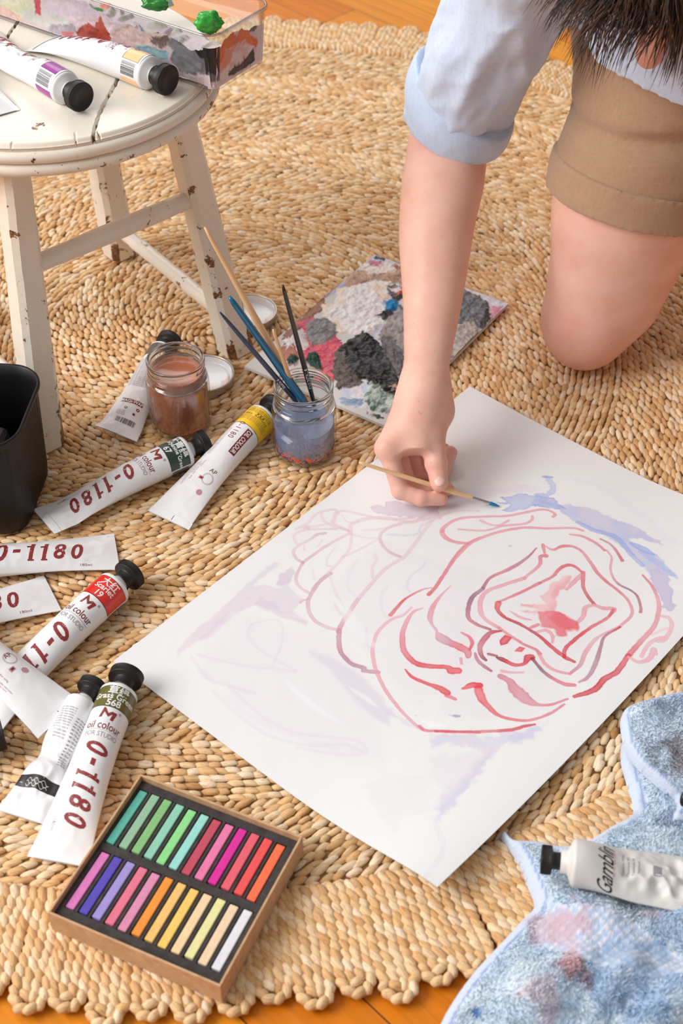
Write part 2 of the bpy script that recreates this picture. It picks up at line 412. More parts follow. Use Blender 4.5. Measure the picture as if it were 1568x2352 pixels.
# ================================================================== the sheet of paper and its wash painting
P_T, P_L = at(1078, 893)[:2], at(262, 1520)[:2]
E1 = (P_L - P_T) / np.linalg.norm(P_L - P_T); E2 = np.array([-E1[1], E1[0]])
if E2[0] < 0: E2 = -E2
PW, PH = .594, .420                            # along E1, along E2
def lift(u, v):
    k = ss(.45, 1.0, v / PH); t = u / PW
    return .0006 + .024 * (2 * t - 1) ** 2 * k * k * .9 + .0035 * ss(.8, 1, v / PH) + .002 * (1 - ss(0, .1, t)) * ss(.3, 0, v / PH)
def to_paper(px, py):
    z = 0.0
    for _ in range(5):
        q = at(px, py, z)[:2] - P_T; u, v = q @ E1, q @ E2; z = float(lift(np.clip(u, 0, PW), np.clip(v, 0, PH)))
    return u, v
CROPS = {6: (1000, 1080, 2.7606), 5: (600, 1080, 3.136), 7: (380, 1280, 3.015), 0: (0, 0, 1.0), 8: (820, 820, 3.733), 3: (980, 1580, 2.667)}
def pp(c, pts):
    ox, oy, sc = CROPS[c]; return [to_paper(ox + x / sc, oy + y / sc) for x, y in zip(pts[::2], pts[1::2])]
cv = Canvas(PW, PH, .0006, (.80, .80, .81)); cv.opaque = True
RED, DRED, PINK, PALE, MAUV, LAV, BLU, PLUM = S(214, 60, 72), S(190, 40, 58), S(226, 150, 160), S(228, 190, 200), S(196, 160, 178), S(206, 200, 222), S(128, 152, 222), S(150, 85, 115)
GRY = S(226, 222, 228); LIL = S(214, 204, 218)
def ln(c, w, cols, al, *pts, **k):
    f = .00046 / CROPS[c][2]; w = [x * f for x in w] if isinstance(w, (list, tuple)) else w * f
    cv.stroke(pp(c, pts), w, cols, al, **k)
def pg(c, col, al, *pts, **k): cv.poly(pp(c, pts), col, al, **k)
# broad pale washes first
pg(7, GRY, .55, 520,330, 800,440, 1000,480, 1150,480, 1300,640, 1450,800, 1500,960, 1568,1100, 1568,1500, 1300,1500, 1000,1420, 700,1240, 420,1020, 330,900, 180,680, 240,600, 380,480, soft=.02, rag=.004, edge=.05)
pg(6, GRY, .5, 0,600, 400,640, 760,700, 1130,720, 1180,900, 1000,1100, 900,1300, 860,1500, 600,1600, 0,1600, soft=.012, edge=.05)
pg(6, S(230, 225, 230), .5, 200,440, 500,500, 900,560, 1000,700, 850,760, 600,700, 500,560, soft=.01, edge=.05)
pg(5, GRY, .5, 480,760, 900,480, 1300,640, 1568,700, 1568,1500, 1100,1750, 860,1500, 700,1280, 580,1180, 400,900, soft=.012, edge=.05)
pg(7, LIL, .75, 810,50, 750,30, 560,180, 480,260, 330,400, 140,560, 80,640, 70,720, 100,690, 200,610, 220,600, 330,560, 470,420, 620,340, 760,380, 880,440, 980,490, 1000,450, 900,380, 960,300, 860,200, 890,90, 860,70, 790,120, 760,180, 790,210, 690,190, 620,200, 700,130, soft=.004, rag=.002, c2=S(222, 208, 222))
pg(7, S(210, 196, 210), .5, 650,260, 480,360, 380,470, 240,590, 220,560, 420,390, 560,290, soft=.004)
pg(7, S(210, 196, 210), .5, 650,260, 760,320, 850,410, 990,450, 985,490, 800,430, 700,370, 620,340, soft=.003)
pg(7, S(208, 194, 210), .6, 790,120, 860,70, 890,90, 880,170, 830,210, 760,190, soft=.002)
pg(7, S(216, 208, 222), .75, 985,640, 1180,700, 1400,850, 1500,960, 1568,1080, 1568,1200, 1450,1130, 1300,1010, 1200,880, 1100,760, 990,690, soft=.005, rag=.002)
pg(7, S(236, 236, 240), .8, 1250,880, 1420,980, 1500,1060, 1420,1030, 1300,950, soft=.003, rag=.001)
pg(5, S(214, 206, 222), .7, 900,1680, 1000,1780, 1140,1850, 1180,1900, 1568,1900, 1568,1944, 1300,1944, 1060,1860, 900,1760, soft=.004)
for pts in ((160,680, 400,860, 620,940, 630,970, 560,975, 400,890, 250,850, 190,720), (330,920, 470,960, 650,1100, 950,1250, 1240,1290, 1390,1340, 1360,1370, 1140,1350, 860,1260, 600,1160, 420,1030), ):
    pg(7, S(224, 216, 226), .45, *pts, soft=.006)
for w, pts in ((20, (220,680, 420,730, 620,770, 780,780, 900,800)), (24, (600,470, 570,540, 620,620, 740,700, 900,790)), (16, (600,470, 660,450, 760,440, 810,480, 800,620, 760,720)), (26, (180,700, 300,850, 460,900, 620,950)), (24, (330,930, 480,1080, 720,1240, 1000,1310, 1240,1300, 1380,1360)), (20, (440,900, 660,1100, 900,1220, 1240,1260, 1350,1290, 1390,1360, 1200,1370, 900,1320)), (14, (740,760, 760,700, 800,620))):
    ln(7, w, S(220, 210, 222), .42, *pts)
pg(7, S(238, 240, 244), .6, 790,810, 980,960, 1220,1150, 1200,1160, 1000,1060, 860,930, soft=.004, rag=.0012)
# lower washes
pg(3, S(206, 206, 228), .8, 0,285, 200,290, 420,290, 560,240, 800,190, 690,240, 720,250, 640,330, 560,370, 500,350, 420,420, 330,560, 200,700, 90,830, 40,830, 60,680, 200,540, 330,400, 200,370, 0,380, soft=.006, c2=S(216, 208, 222), rag=.007)
pg(3, S(190, 200, 234), .55, 460,330, 560,270, 700,240, 660,290, 560,340, soft=.003)
pg(3, S(222, 216, 226), .55, 0,400, 200,400, 340,380, 380,440, 240,640, 120,760, 60,860, 30,860, 50,640, 0,500, soft=.008, rag=.007)
ln(0, [9, 14, 10, 12, 8], S(226, 222, 230), .7, 995,1880, 1012,1925, 1018,1955, 1000,1985, 978,2015, 968,2050)
pg(0, S(228, 226, 230), .6, 830,1800, 845,1850, 880,1890, 905,1925, 925,1915, 920,1880, 1000,1870, 985,1820, 1000,1780, 900,1770, soft=.006, rag=.006)
pg(0, S(206, 200, 224), .5, 1003,1862, 1060,1800, 1110,1740, 1140,1700, 1120,1760, 1060,1830, 1010,1885, soft=.004)
# mauve cloth contours, upper left
pg(8, S(208, 198, 214), .85, 95,1290, 120,1280, 240,1295, 235,1250, 330,1240, 400,1260, 610,1280, 640,1262, 740,1262, 700,1320, 722,1400, 560,1400, 400,1385, 240,1370, 130,1330, soft=.0016, edge=.25)
pg(8, S(232, 226, 232), .6, 640,1250, 900,1270, 1060,1280, 1100,1150, 1350,1085, 1568,1090, 1568,1130, 1300,1180, 1000,1330, 740,1330, soft=.004)
M1 = [S(228, 204, 212), S(218, 188, 200)]; M2 = [S(226, 202, 212), S(206, 168, 184)]
for w, cols, al, pts in (
    (26, M1, .6, (250,430, 330,390, 400,320, 520,290, 545,310)), (22, M1, .6, (270,420, 380,410, 520,380, 530,320, 600,300, 740,330, 900,360, 1100,350)), (34, M1, .7, (640,450, 650,400, 740,360, 900,350, 1080,380, 1160,340, 1230,300)),
    (22, M1, .6, (430,320, 450,370, 520,410, 620,440)), (26, M1, .65, (560,310, 520,350, 520,390, 620,440, 650,470)), (14, M1, .5, (580,330, 620,380, 700,380)), (22, M1, .65, (250,530, 235,480, 300,440, 420,430, 540,430)),
    (26, M2, .75, (270,545, 360,500, 400,470, 460,460)), (20, M2, .6, (300,440, 330,410, 340,430)), (26, M2, .75, (640,460, 540,510, 440,570, 300,670)), (26, M2, .75, (270,545, 232,590, 250,640, 300,672)), (24, [S(206, 160, 178), S(222, 190, 204)], .75, (300,672, 262,740, 250,800, 280,850, 350,895)),
    (24, M1, .6, (650,470, 640,560, 600,620, 500,730, 420,800, 370,860)), (30, [S(200, 165, 182), S(220, 185, 198)], .85, (500,750, 430,800, 370,880, 335,960, 350,1040, 400,1100, 470,1135, 550,1155)), (20, M1, .5, (660,470, 760,495, 840,500, 700,580, 590,630)),
    (26, M2, .75, (1200,360, 1000,390, 900,430, 855,480, 870,540, 930,600, 1000,630)), (30, M1, .75, (1350,310, 1250,350, 1180,430, 1110,530, 1030,630, 930,690, 850,760, 700,930)), (34, [S(214, 182, 196), S(224, 180, 192), S(196, 140, 160)], .85, (700,930, 640,1020, 580,1110, 555,1170)), (34, [S(206, 150, 170), S(180, 120, 145), S(196, 150, 168)], .9, (562,1160, 558,1230, 575,1320, 650,1400, 740,1430, 740,1450, 840,1460)),
    (20, M1, .55, (730,440, 850,430, 1000,400)), (22, [S(214, 208, 224)] * 2, .7, (905,470, 1060,475, 1130,460, 1150,410, 1230,370)), (24, [S(226, 216, 226)] * 2, .6, (690,650, 640,740, 620,820, 640,880, 700,920)), (24, M1, .55, (820,610, 830,660, 800,700, 800,780)), (20, [S(218, 212, 226)] * 2, .8, (1180,670, 1140,720, 1080,760, 1050,830, 1070,890)), (24, [S(224, 216, 224)] * 2, .7, (905,840, 870,900, 860,980, 890,1050, 930,1085)),
    (26, M1, .55, (530,980, 560,1020, 600,1060)), (24, [S(212, 210, 228)] * 2, .6, (755,1150, 755,1220, 775,1280)), (16, M1, .5, (530,570, 480,630, 470,690, 500,700)), (22, M1, .35, (370,720, 380,790)), (18, M1, .4, (480,740, 540,900, 600,1000)), (16, M1, .55, (310,550, 310,580)), (16, [S(222, 160, 178)] * 2, .7, (280,960, 300,945, 340,935)), (16, M1, .4, (400,560, 440,510)),
    (16, M1, .5, (1230,350, 1300,330, 1420,300, 1568,300))):
    ln(5, w, cols, al, *pts)
# red contours (crop 5 part)
R1 = [S(222, 150, 162), S(214, 110, 125)]
for w, cols, al, pts in (
    ([14, 24, 30], [S(228, 168, 180), S(214, 120, 135), S(206, 60, 75)], .9, (1568,490, 1480,535, 1400,620, 1330,730, 1260,840, 1205,900)), ([12, 16, 22, 30], [S(222, 150, 162), RED, S(210, 90, 105)], .9, (1225,852, 1150,870, 1040,930, 980,990, 930,1050)),
    ([16, 24, 26, 28, 26, 24, 18], [S(228, 178, 188), S(226, 168, 180), S(224, 160, 172), S(222, 150, 165)], .9, (1080,995, 1020,1050, 930,1085, 840,1170, 805,1270, 805,1360, 835,1470, 900,1600, 1000,1730, 1100,1830, 1160,1875)), ([24, 20], [S(216, 110, 128), S(222, 140, 155)], .9, (1140,1850, 1180,1880, 1300,1885, 1568,1895)),
    ([12, 24, 34, 40, 46, 40, 34, 60, 60], [S(228, 165, 175), S(226, 150, 165), S(220, 120, 135), RED, S(225, 40, 50)], .92, (1160,1000, 1090,1030, 1040,1110, 1015,1200, 1030,1310, 1110,1395, 1230,1420, 1330,1425, 1370,1450, 1410,1450)),
    ([10, 24, 28, 30, 50, 50], [S(222, 60, 70), S(215, 40, 55)], .95, (1035,1440, 1080,1490, 1160,1530, 1230,1555, 1290,1580, 1335,1610)), ([34, 24], [S(222, 110, 120)] * 2, .9, (1335,1630, 1395,1655)),
    ([8, 18, 34, 40, 24, 20], [S(228, 170, 178), S(220, 140, 150), S(206, 170, 190)], .9, (1365,838, 1300,900, 1240,980, 1215,1060, 1225,1110, 1265,1165)), ([20, 80, 60, 66, 60, 40], [S(222, 160, 172), S(206, 160, 182), S(216, 120, 135), S(222, 110, 125), S(206, 120, 140)], .88, (1262,1175, 1300,1220, 1360,1250, 1430,1280, 1480,1310, 1490,1345)),
    ([14, 24, 20], [S(222, 140, 155), S(216, 90, 105)], .9, (1440,1175, 1500,1210, 1515,1250, 1500,1300)), ([20, 20], [S(216, 130, 145)] * 2, .8, (1436,1362, 1442,1400)),
    ([26, 26], [S(222, 140, 150)] * 2, .9, (1310,440, 1300,450))):
    ln(5, w, cols, al, *pts)
pg(5, S(170, 160, 190), .8, 1370,1773, 1395,1765, 1438,1772, 1430,1784, 1400,1788, 1375,1780, soft=.0006, rag=.0002); ln(5, 5, S(170, 160, 190), .7, 1350,1770, 1372,1774); ln(5, 9, S(190, 185, 205), .7, 1108,1772, 1118,1773)
# blue washes
pg(6, S(196, 190, 220), .9, 640,190, 720,205, 820,220, 960,240, 1080,285, 1200,340, 1290,370, 1400,440, 1450,490, 1390,480, 1300,440, 1230,440, 1300,500, 1400,540, 1500,640, 1540,690, 1470,670, 1500,780, 1515,900, 1460,905, 1430,830, 1360,700, 1300,600, 1180,500, 1040,410, 880,335, 780,270, soft=.0035, c2=S(178, 184, 226), rag=.004, edge=.25)
pg(6, S(222, 216, 228), .7, 120,150, 400,100, 560,85, 700,110, 640,150, 400,170, 300,220, 100,260, 20,240, soft=.006)
pg(6, S(140, 160, 222), .85, 405,180, 480,165, 540,150, 640,160, 740,180, 840,255, 760,260, 640,235, 560,255, 500,275, 440,278, 405,265, 450,240, 470,225, 400,225, 300,240, 310,228, 400,215, 440,205, soft=.0022, c2=S(170, 182, 228), rag=.004, edge=.3)
ln(6, [30, 44, 30], [S(170, 185, 230), S(180, 192, 232)], .75, 640,160, 710,160, 745,110, 700,50, ragged=.7); ln(6, 20, S(150, 165, 222), .8, 680,46, 735,50)
ln(6, [30, 40, 30], [S(150, 168, 226)] * 2, .7, 900,335, 1000,385, 1140,430, 1240,540, 1310,610)
ln(6, [30, 50, 20], [S(150, 172, 232)] * 2, .75, 1240,470, 1320,510, 1380,540); ln(6, [20, 50, 40, 20], [S(168, 188, 236)] * 2, .65, 1290,520, 1400,590, 1480,650, 1530,690)
pg(6, S(200, 192, 218), .85, 1340,640, 1400,620, 1470,660, 1495,760, 1517,890, 1490,908, 1455,900, 1430,830, 1370,720, soft=.0012, edge=.35, rag=.004)
ln(6, [30, 60, 60, 30], S(226, 224, 236), .6, 880,65, 1050,110, 1260,260, 1450,420, 1568,480); ln(6, 40, S(230, 228, 238), .5, 900,170, 1100,230, 1300,330)
# red contours (crop 6 part)
PK = S(226, 158, 170); RO = S(214, 100, 115)
for w, cols, al, pts in (
    ([16, 20, 22, 24, 26, 20, 16], [PK, S(224, 150, 160), S(222, 140, 152)], .9, (935,390, 870,372, 700,375, 560,370, 420,392, 300,430, 210,475, 120,570, 60,660, 0,740)), ([20, 34, 26, 20, 22, 18, 22], [S(222, 145, 158), PK, S(224, 150, 162)], .9, (205,470, 120,460, 60,430, 40,390, 80,345, 160,310, 300,300, 450,295, 560,275, 660,255, 720,262, 757,285, 745,300)),
    ([16, 20, 18], [PK] * 2, .85, (145,380, 310,388, 420,360, 560,345, 610,320, 612,295)), ([26, 16, 22], [PK] * 2, .75, (290,325, 330,345, 400,355, 460,325)), ([14, 22, 20], [PK, RO], .9, (850,412, 930,425, 1010,465, 1070,512)), ([14, 16, 16, 20], [PK, S(222, 150, 162), PLUM, S(190, 60, 80)], .9, (1085,515, 1115,560, 1108,640, 1150,720, 1240,770, 1280,810, 1300,880, 1298,905)),
    ([14, 18, 22], [S(190, 130, 150), S(206, 90, 105)], .92, (1045,442, 1100,470, 1140,510, 1182,578)),
    ([8, 18, 26, 20, 22], [S(190, 90, 110), S(176, 110, 140), S(214, 100, 118), S(150, 85, 115)], .92, (640,498, 580,560, 480,625, 350,685, 300,750)), ([26, 30, 30, 24, 20], [S(160, 110, 140), S(150, 90, 118), S(196, 90, 110), S(170, 50, 75)], .92, (300,755, 230,815, 205,900, 215,950, 265,985, 345,1015)),
    ([24, 26, 16], [RO, S(222, 130, 142)], .9, (680,478, 690,530)), ([10, 20, 24, 22, 20, 26, 24, 20, 18, 20, 22, 18], [PK, RO, S(224, 150, 162), RO, S(210, 80, 95), S(222, 140, 150), S(224, 150, 160), S(222, 150, 162)], .9, (685,478, 740,510, 800,488, 870,490, 930,525, 980,590, 1020,650, 1080,710, 1150,765, 1210,820, 1245,890, 1230,940, 1160,1000)),
    ([20, 16, 26, 30, 24, 18], [S(222, 150, 160), PK, S(190, 120, 145)], .88, (1160,1000, 1060,1045, 1000,1090, 950,1160, 915,1240, 850,1295)), ([30, 20], [RO, PK], .85, (700,548, 665,555, 655,610, 560,690)), ([30, 26, 34, 30, 24], [PK] * 2, .85, (560,690, 440,730, 330,770, 285,830, 285,900, 320,955, 400,1005)), ([22, 20, 20, 26], [S(220, 140, 150), RO], .9, (400,1005, 480,1060, 560,1110, 630,1140, 660,1170)), ([24, 24, 20], [PK, S(224, 150, 160)], .9, (660,1180, 700,1240, 770,1280, 850,1297)),
    ([16, 26, 24, 20], [RED, S(216, 90, 100), RO], .93, (930,655, 880,615, 830,608, 780,635, 740,680, 660,720)), ([24, 20, 18], [RO, S(222, 120, 130)], .9, (660,720, 540,780, 400,840)), ([44, 26, 22, 22, 26, 30, 22], [RED, DRED, S(180, 40, 60), S(214, 60, 75), S(200, 30, 50)], .93, (398,850, 392,890, 440,940, 540,985, 660,1060, 740,1130, 820,1190, 878,1220)),
    ([30, 22, 24], [RO, DRED], .92, (935,655, 935,740, 960,800, 1005,855)), ([20, 34, 12], [PK, S(222, 140, 150)], .9, (1005,860, 1060,880, 1132,886, 1100,930)), ([20, 22, 26, 22], [S(216, 110, 125), RED, S(205, 50, 70)], .92, (1125,890, 1090,940, 980,1005, 880,1080, 820,1140, 815,1190)), ([22, 34, 24], [PK] * 2, .85, (1005,858, 950,875, 935,930, 900,970)),
    ([14, 34, 20], [S(222, 140, 152)] * 2, .8, (940,650, 900,690, 830,760)), 
    ([14, 20, 26, 30, 34, 38], [RO, PK, S(224, 150, 160), S(214, 90, 105)], .9, (1312,670, 1370,740, 1410,830, 1412,910, 1380,1000, 1300,1090, 1220,1180)), ([34, 40, 44, 26], [S(212, 80, 95), S(206, 60, 75), S(200, 35, 55)], .93, (1220,1180, 1150,1280, 1070,1330, 1000,1400, 880,1440)), ([14, 20, 30, 14], [S(190, 60, 85), S(160, 90, 120), S(170, 110, 140), S(190, 140, 165)], .9, (1170,1000, 1070,1060, 1045,1130, 1010,1240, 960,1320, 908,1350)),
    ([20, 26, 30, 24], [S(230, 180, 188)] * 2, .85, (1430,930, 1480,945, 1495,1000, 1450,1080, 1400,1090)), ([26, 30, 20], [S(232, 176, 186)] * 2, .85, (1305,1185, 1340,1120, 1390,1080, 1440,1065)), ([20, 34, 26], [S(230, 170, 180)] * 2, .85, (1220,1190, 1290,1222, 1360,1195, 1380,1140, 1395,1170)), ([16, 20], [S(236, 200, 208)] * 2, .8, (1370,1050, 1430,1020, 1470,1010)),
    ([14, 40, 30, 20], [DRED, S(190, 60, 85), S(200, 110, 130), S(150, 40, 60)], .93, (415,1025, 350,1035, 305,1080, 280,1130, 290,1180, 318,1210)), ([14, 26, 20], [S(200, 90, 110), S(190, 130, 150), S(170, 60, 85)], .92, (250,1165, 265,1210, 310,1250, 350,1277)), ([20, 18], [S(170, 40, 60), S(160, 50, 70)], .92, (335,1170, 385,1183)),
    ([10, 30, 26, 24, 50, 40], [S(120, 30, 45), RED, S(216, 70, 85), S(205, 50, 65)], .94, (385,1193, 420,1205, 500,1240, 560,1232, 585,1195, 610,1190)), ([22, 22, 30, 24], [S(150, 60, 80), S(130, 70, 100), S(216, 90, 105), S(216, 100, 115)], .92, (612,1200, 680,1280, 760,1335, 820,1362, 878,1368)),
    ([14, 26, 14], [S(228, 150, 160), RO], .9, (165,1035, 215,1065, 232,1105, 215,1140)), ([24, 14], [PK] * 2, .85, (420,1280, 480,1288, 555,1287)),
    ([36, 44, 70, 84, 60, 26, 20, 14], [S(206, 110, 130), S(214, 130, 145), S(210, 140, 155), S(222, 120, 135), S(214, 100, 118)], .88, (408,1310, 470,1345, 500,1390, 540,1430, 590,1470, 650,1492, 730,1492, 835,1455)),
    ([16, 44, 44], [S(220, 60, 65)] * 2, .95, (172,1390, 230,1370, 280,1370)), ([56, 50, 30, 22, 20, 20, 14], [S(225, 70, 80), S(222, 100, 110), S(222, 130, 142), S(214, 110, 125)], .93, (270,1390, 290,1450, 340,1510, 400,1560, 500,1588, 600,1590, 720,1550, 815,1490)), ([20, 20, 24, 26, 14], [S(216, 90, 105), S(216, 110, 125), S(204, 40, 60)], .93, (0,1660, 180,1665, 360,1660, 480,1652, 560,1630, 628,1617)),
    ([8, 20, 12], [PK] * 2, .85, (470,898, 540,940, 605,955)), ([20, 22], [S(220, 110, 122)] * 2, .85, (600,1005, 650,985)), ([22, 24, 26, 16], [PK] * 2, .85, (648,1030, 700,1020, 740,1055, 738,1100))):
    ln(6, w, cols, al, *pts)
pg(6, S(214, 70, 88), .92, 405,1085, 440,1048, 487,1070, 455,1105, 410,1118, soft=.0008, rag=.001); pg(6, S(218, 100, 112), .9, 495,1150, 530,1122, 570,1132, 545,1160, soft=.0008, rag=.001)
pg(6, S(230, 150, 158), .85, 820,672, 865,675, 865,720, 800,770, 765,830, 770,890, 830,930, 905,960, 922,1010, 900,1028, 830,1030, 790,1000, 740,980, 680,920, 600,920, 505,900, 640,890, 540,870, 545,850, 660,855, 690,850, 650,810, 700,770, 720,730, soft=.003, rag=.003, c2=S(236, 180, 186))
pg(6, S(224, 90, 104), .9, 640,910, 700,890, 780,890, 840,940, 905,965, 922,1010, 900,1026, 830,1015, 835,1050, 810,1068, 770,1060, 740,1010, 670,1000, 655,950, soft=.003, rag=.003, c2=S(226, 110, 122))
ln(6, 9, S(160, 158, 170), .9, 468,485, 478,486)
ln(5, 6, S(190, 180, 200), .6, 1108,1772, 1114,1772)
pg(5, S(240, 244, 246), .8, 1130,1790, 1200,1810, 1290,1830, 1350,1830, 1330,1858, 1220,1855, 1150,1820, soft=.003)
pg(5, S(236, 238, 242), .5, 620,1170, 500,900, 640,980, 780,1180, 900,1340, 780,1280, soft=.004, rag=.0015)
u, v = cv.U, cv.Vv; zz = lift(u, v)
top_ = np.stack([P_T[0] + E1[0] * u + E2[0] * v, P_T[1] + E1[1] * u + E2[1] * v, zz + .0012 + .0003 * cv.N2], -1).reshape(-1, 3)
F = grid(cv.nu, cv.nv); 
if np.cross(E1, E2) < 0: F = F[:, ::-1]
kk = 8; su = np.r_[np.arange(0, cv.nu - 1, kk), cv.nu - 1]; sv = np.r_[np.arange(0, cv.nv - 1, kk), cv.nv - 1]
botm = top_.reshape(cv.nu, cv.nv, 3)[np.ix_(su, sv)].reshape(-1, 3) - [0, 0, .0004]; Fb = grid(len(su), len(sv)); Fb = Fb[:, ::-1] if np.cross(E1, E2) > 0 else Fb
MP = NT('cartridge_paper', .78, spec=.2); MP.base(MP.attr('tint')); MP.bump(MP.noise(MP.coord((1, 1, 1)), 900, 2), .05, .0004)
col = np.r_[cv.C.reshape(-1, 3), np.tile([(.8, .8, .81)], (len(botm), 1))]
pap = obj('painting_sheet', mesh_data('painting_sheet', np.r_[top_, botm], [np.r_[F, Fb + len(top_)]], col=col), MP.m)
tag(pap, 'large white sheet with a red and lavender wash painting, lying on the rug', 'painting')
# ================================================================== plain materials
WHITE_TUBE = NT('white_tube_skin', .30, color=(.82, .82, .84), spec=.5, coat=.2).m
BLACK_CAP = NT('black_cap_plastic', .45, color=S(34, 31, 31), spec=.4).m
LEAD = NT('soft_grey_metal', .35, color=S(200, 198, 200), metal=.6).m
def ink(name, c, worn=False):
    m = NT(name, .4, color=c)
    if worn:
        nz = m.noise(m.coord(), 330, 4, .7); m.base(m.mix(m.ramp(nz, [(.63, g1(0)), (.65, g1(1))]), c, (.76, .75, .76)))
    return m.m
INK_RED = ink('dark_red_ink', S(122, 34, 38)); INK_WORN = ink('worn_red_ink', S(140, 46, 48), True); INK_GREY = ink('grey_ink', S(150, 140, 150)); INK_WHITE = ink('white_ink', (.82, .82, .82)); INK_BLACK = ink('black_ink', S(40, 36, 38)); INK_PINK = ink('faded_red_ink', S(190, 140, 150))
def band_mat(c): return NT('colour_band', .32, color=c, coat=.2).m

# ================================================================== paint tubes
class Tube:
    """local frame: shoulder at the origin, body runs along -X, up is Z; w is arc length round from the top (to -Y... right of a tube seen cap up)"""
    def __init__(s, L, r, p=1.7, w0=0.0, crumple=.0012, seed=1, roll=0.0, bend=0.0, squash=1.0, curl=0.0, pinch=None, wave=None):
        s.L, s.r, s.p, s.w0, s.cr, s.seed, s.roll, s.bend, s.sq, s.curl, s.pinch, s.wave = L, r, p, w0, crumple, seed, roll, bend, squash, curl, pinch, wave
    def P(s, w, q, lift=0.0):
        w = np.asarray(w, float) + s.w0; q = np.asarray(q, float); L, r = s.L, s.r
        t = np.clip(q / L, 0, 1); b = r * (1 - t ** s.p) * (1 - (1 - s.sq) * ss(.02, .35, t)) + .0007
        if s.pinch is not None: b = b * (1 - s.pinch[1] * np.exp(-((t - s.pinch[0]) / s.pinch[2]) ** 2))
        k = np.clip(1 - b / r, 0, 1); a = r * (1 + (np.pi / 2 - 1) * k)
        if s.pinch is not None: a = a * (1 - s.pinch[3] * np.exp(-((t - s.pinch[0]) / s.pinch[2]) ** 2))
        th = w / r; tri = 1 - np.abs(((th / (np.pi / 2) + 1) % 4) - 2)      # triangle wave in step with sin
        x = a * ((1 - k) * np.sin(th) + k * tri); z = b * np.cos(th)
        ro = s.roll * t; c, sn = np.cos(ro), np.sin(ro); x, z = x * c - z * sn, x * sn + z * c
        zc = np.sqrt((a * sn) ** 2 + (b * c) ** 2)
        e = s.cr * ss(.10, .45, t) * (1 - ss(.93, 1, t))
        nz = fnoise(np.stack([q * 38 + s.seed * 9.1, x * 38, z * 20 + s.seed], -1), 3) - .5
        n2 = np.abs(fnoise(np.stack([q * 60 + s.seed * 3.7, x * 75, z * 30 + 4 * s.seed], -1), 2) - .5) * -2 + .25
        rad = 1 + (nz * 1.6 + n2 * 1.1) * e / np.maximum(b, .004); z = z * np.where(z > 0, rad, 1)
        rr = np.hypot(x, z) + 1e-9; x = x + lift * x / rr * (1 - k); z = z + lift * np.where(np.abs(z) > .3 * b, np.sign(z), z / rr)
        y = -x + s.bend * t ** 2
        h = s.curl * ss(.8, 1.0, t) ** 1.5
        wv = 0 if s.wave is None else s.wave * np.sin(t * 9 + s.seed) * t
        return np.stack([-q, y + wv, z + zc + h], -1)

def place_text(mb, T, txt, w, q, size, m, vertical=False, offset=0.0, shear=0.0, stretch=1.0, spacing=1.0, flip=False):
    V, F = text_tris(txt, size, offset * size, shear, .0028, spacing)
    if not len(V): return
    x, y = V[:, 0] * stretch, V[:, 1]
    ks = getattr(T, 'ks', 1.0); q = q * ks
    if vertical: W, Q = w + y, q + x * ks
    else: W, Q = w + x, q - y
    mb.add(T.P(W, Q, .00016), F, m)
def patch(mb, T, w0, w1, q0, q1, m, lift=.00008, nw=24, nq=8, raw=False):
    ks = 1.0 if raw else getattr(T, 'ks', 1.0); q0, q1 = q0 * ks, q1 * ks
    a, b = np.meshgrid(np.linspace(w0, w1, nw), np.linspace(q0, q1, nq), indexing='ij')
    mb.add(T.P(a, b, lift).reshape(-1, 3), grid(nw, nq, flip=False), m)
def bars(mb, T, w0, w1, q0, q1, m, n=22, seed=3):
    r = random.Random(seed); w = w0
    d = (w1 - w0) / n
    for i in range(n):
        patch(mb, T, w + i * d, w + i * d + d * r.uniform(.25, .8), q0, q1, m, .00014, 2, 4)
def logo_m(mb, T, w, q, s_, m):
    # the brush-like M with a heart notch
    pts = [(-.5, -.42), (-.36, .5), (-.24, .42), (-.02, .02), (.16, .22), (.42, .22), (.5, .16), (.36, -.52), (.18, -.5), (.24, .02), (.02, -.28), (-.12, -.1), (-.26, .1), (-.34, -.38)]
    P = [((x) * s_, y * s_ * .8) for x, y in pts]
    bm = bmesh.new(); vs = [bm.verts.new((x, y, 0)) for x, y in P]; bm.faces.new(vs); bmesh.ops.triangulate(bm, faces=bm.faces[:])
    for _ in range(3):
        es = [e for e in bm.edges if e.calc_length() > .003]
        if es: bmesh.ops.subdivide_edges(bm, edges=es, cuts=1); bmesh.ops.triangulate(bm, faces=[f for f in bm.faces if len(f.verts) > 3])
    bm.verts.index_update(); V = np.array([v.co[:2] for v in bm.verts]); F = np.array([[v.index for v in f.verts] for f in bm.faces]); bm.free()
    mb.add(T.P(w + V[:, 0], q * getattr(T, 'ks', 1.0) - V[:, 1], .00016), F, m)
CAPN = 64
def cap_mesh(r, ribbed=True, k=1.0):
    # waist then wide disc, along +X from x=0
    pr = [(.0001, .002), (.60 * r, .002), (.56 * r, .0035), (.55 * r, .0105 * k), (.60 * r, .0117 * k), (.88 * r, .0124 * k), (.93 * r, .0130 * k), (.93 * r, .0134 * k), (.93 * r, .0205 * k), (.93 * r, .0209 * k), (.89 * r, .0216 * k), (.80 * r, .0217 * k), (.79 * r, .0212 * k), (.0001, .0212 * k)]
    V, F = lathe(pr, CAPN * 2)
    if ribbed:
        n = CAPN * 2; A = V.reshape(len(pr), n, 3)
        for i in (7, 8): A[i, ::2, :2] *= .965
    V = V[:, [2, 1, 0]] * [1, 1, -1]
    return V, F
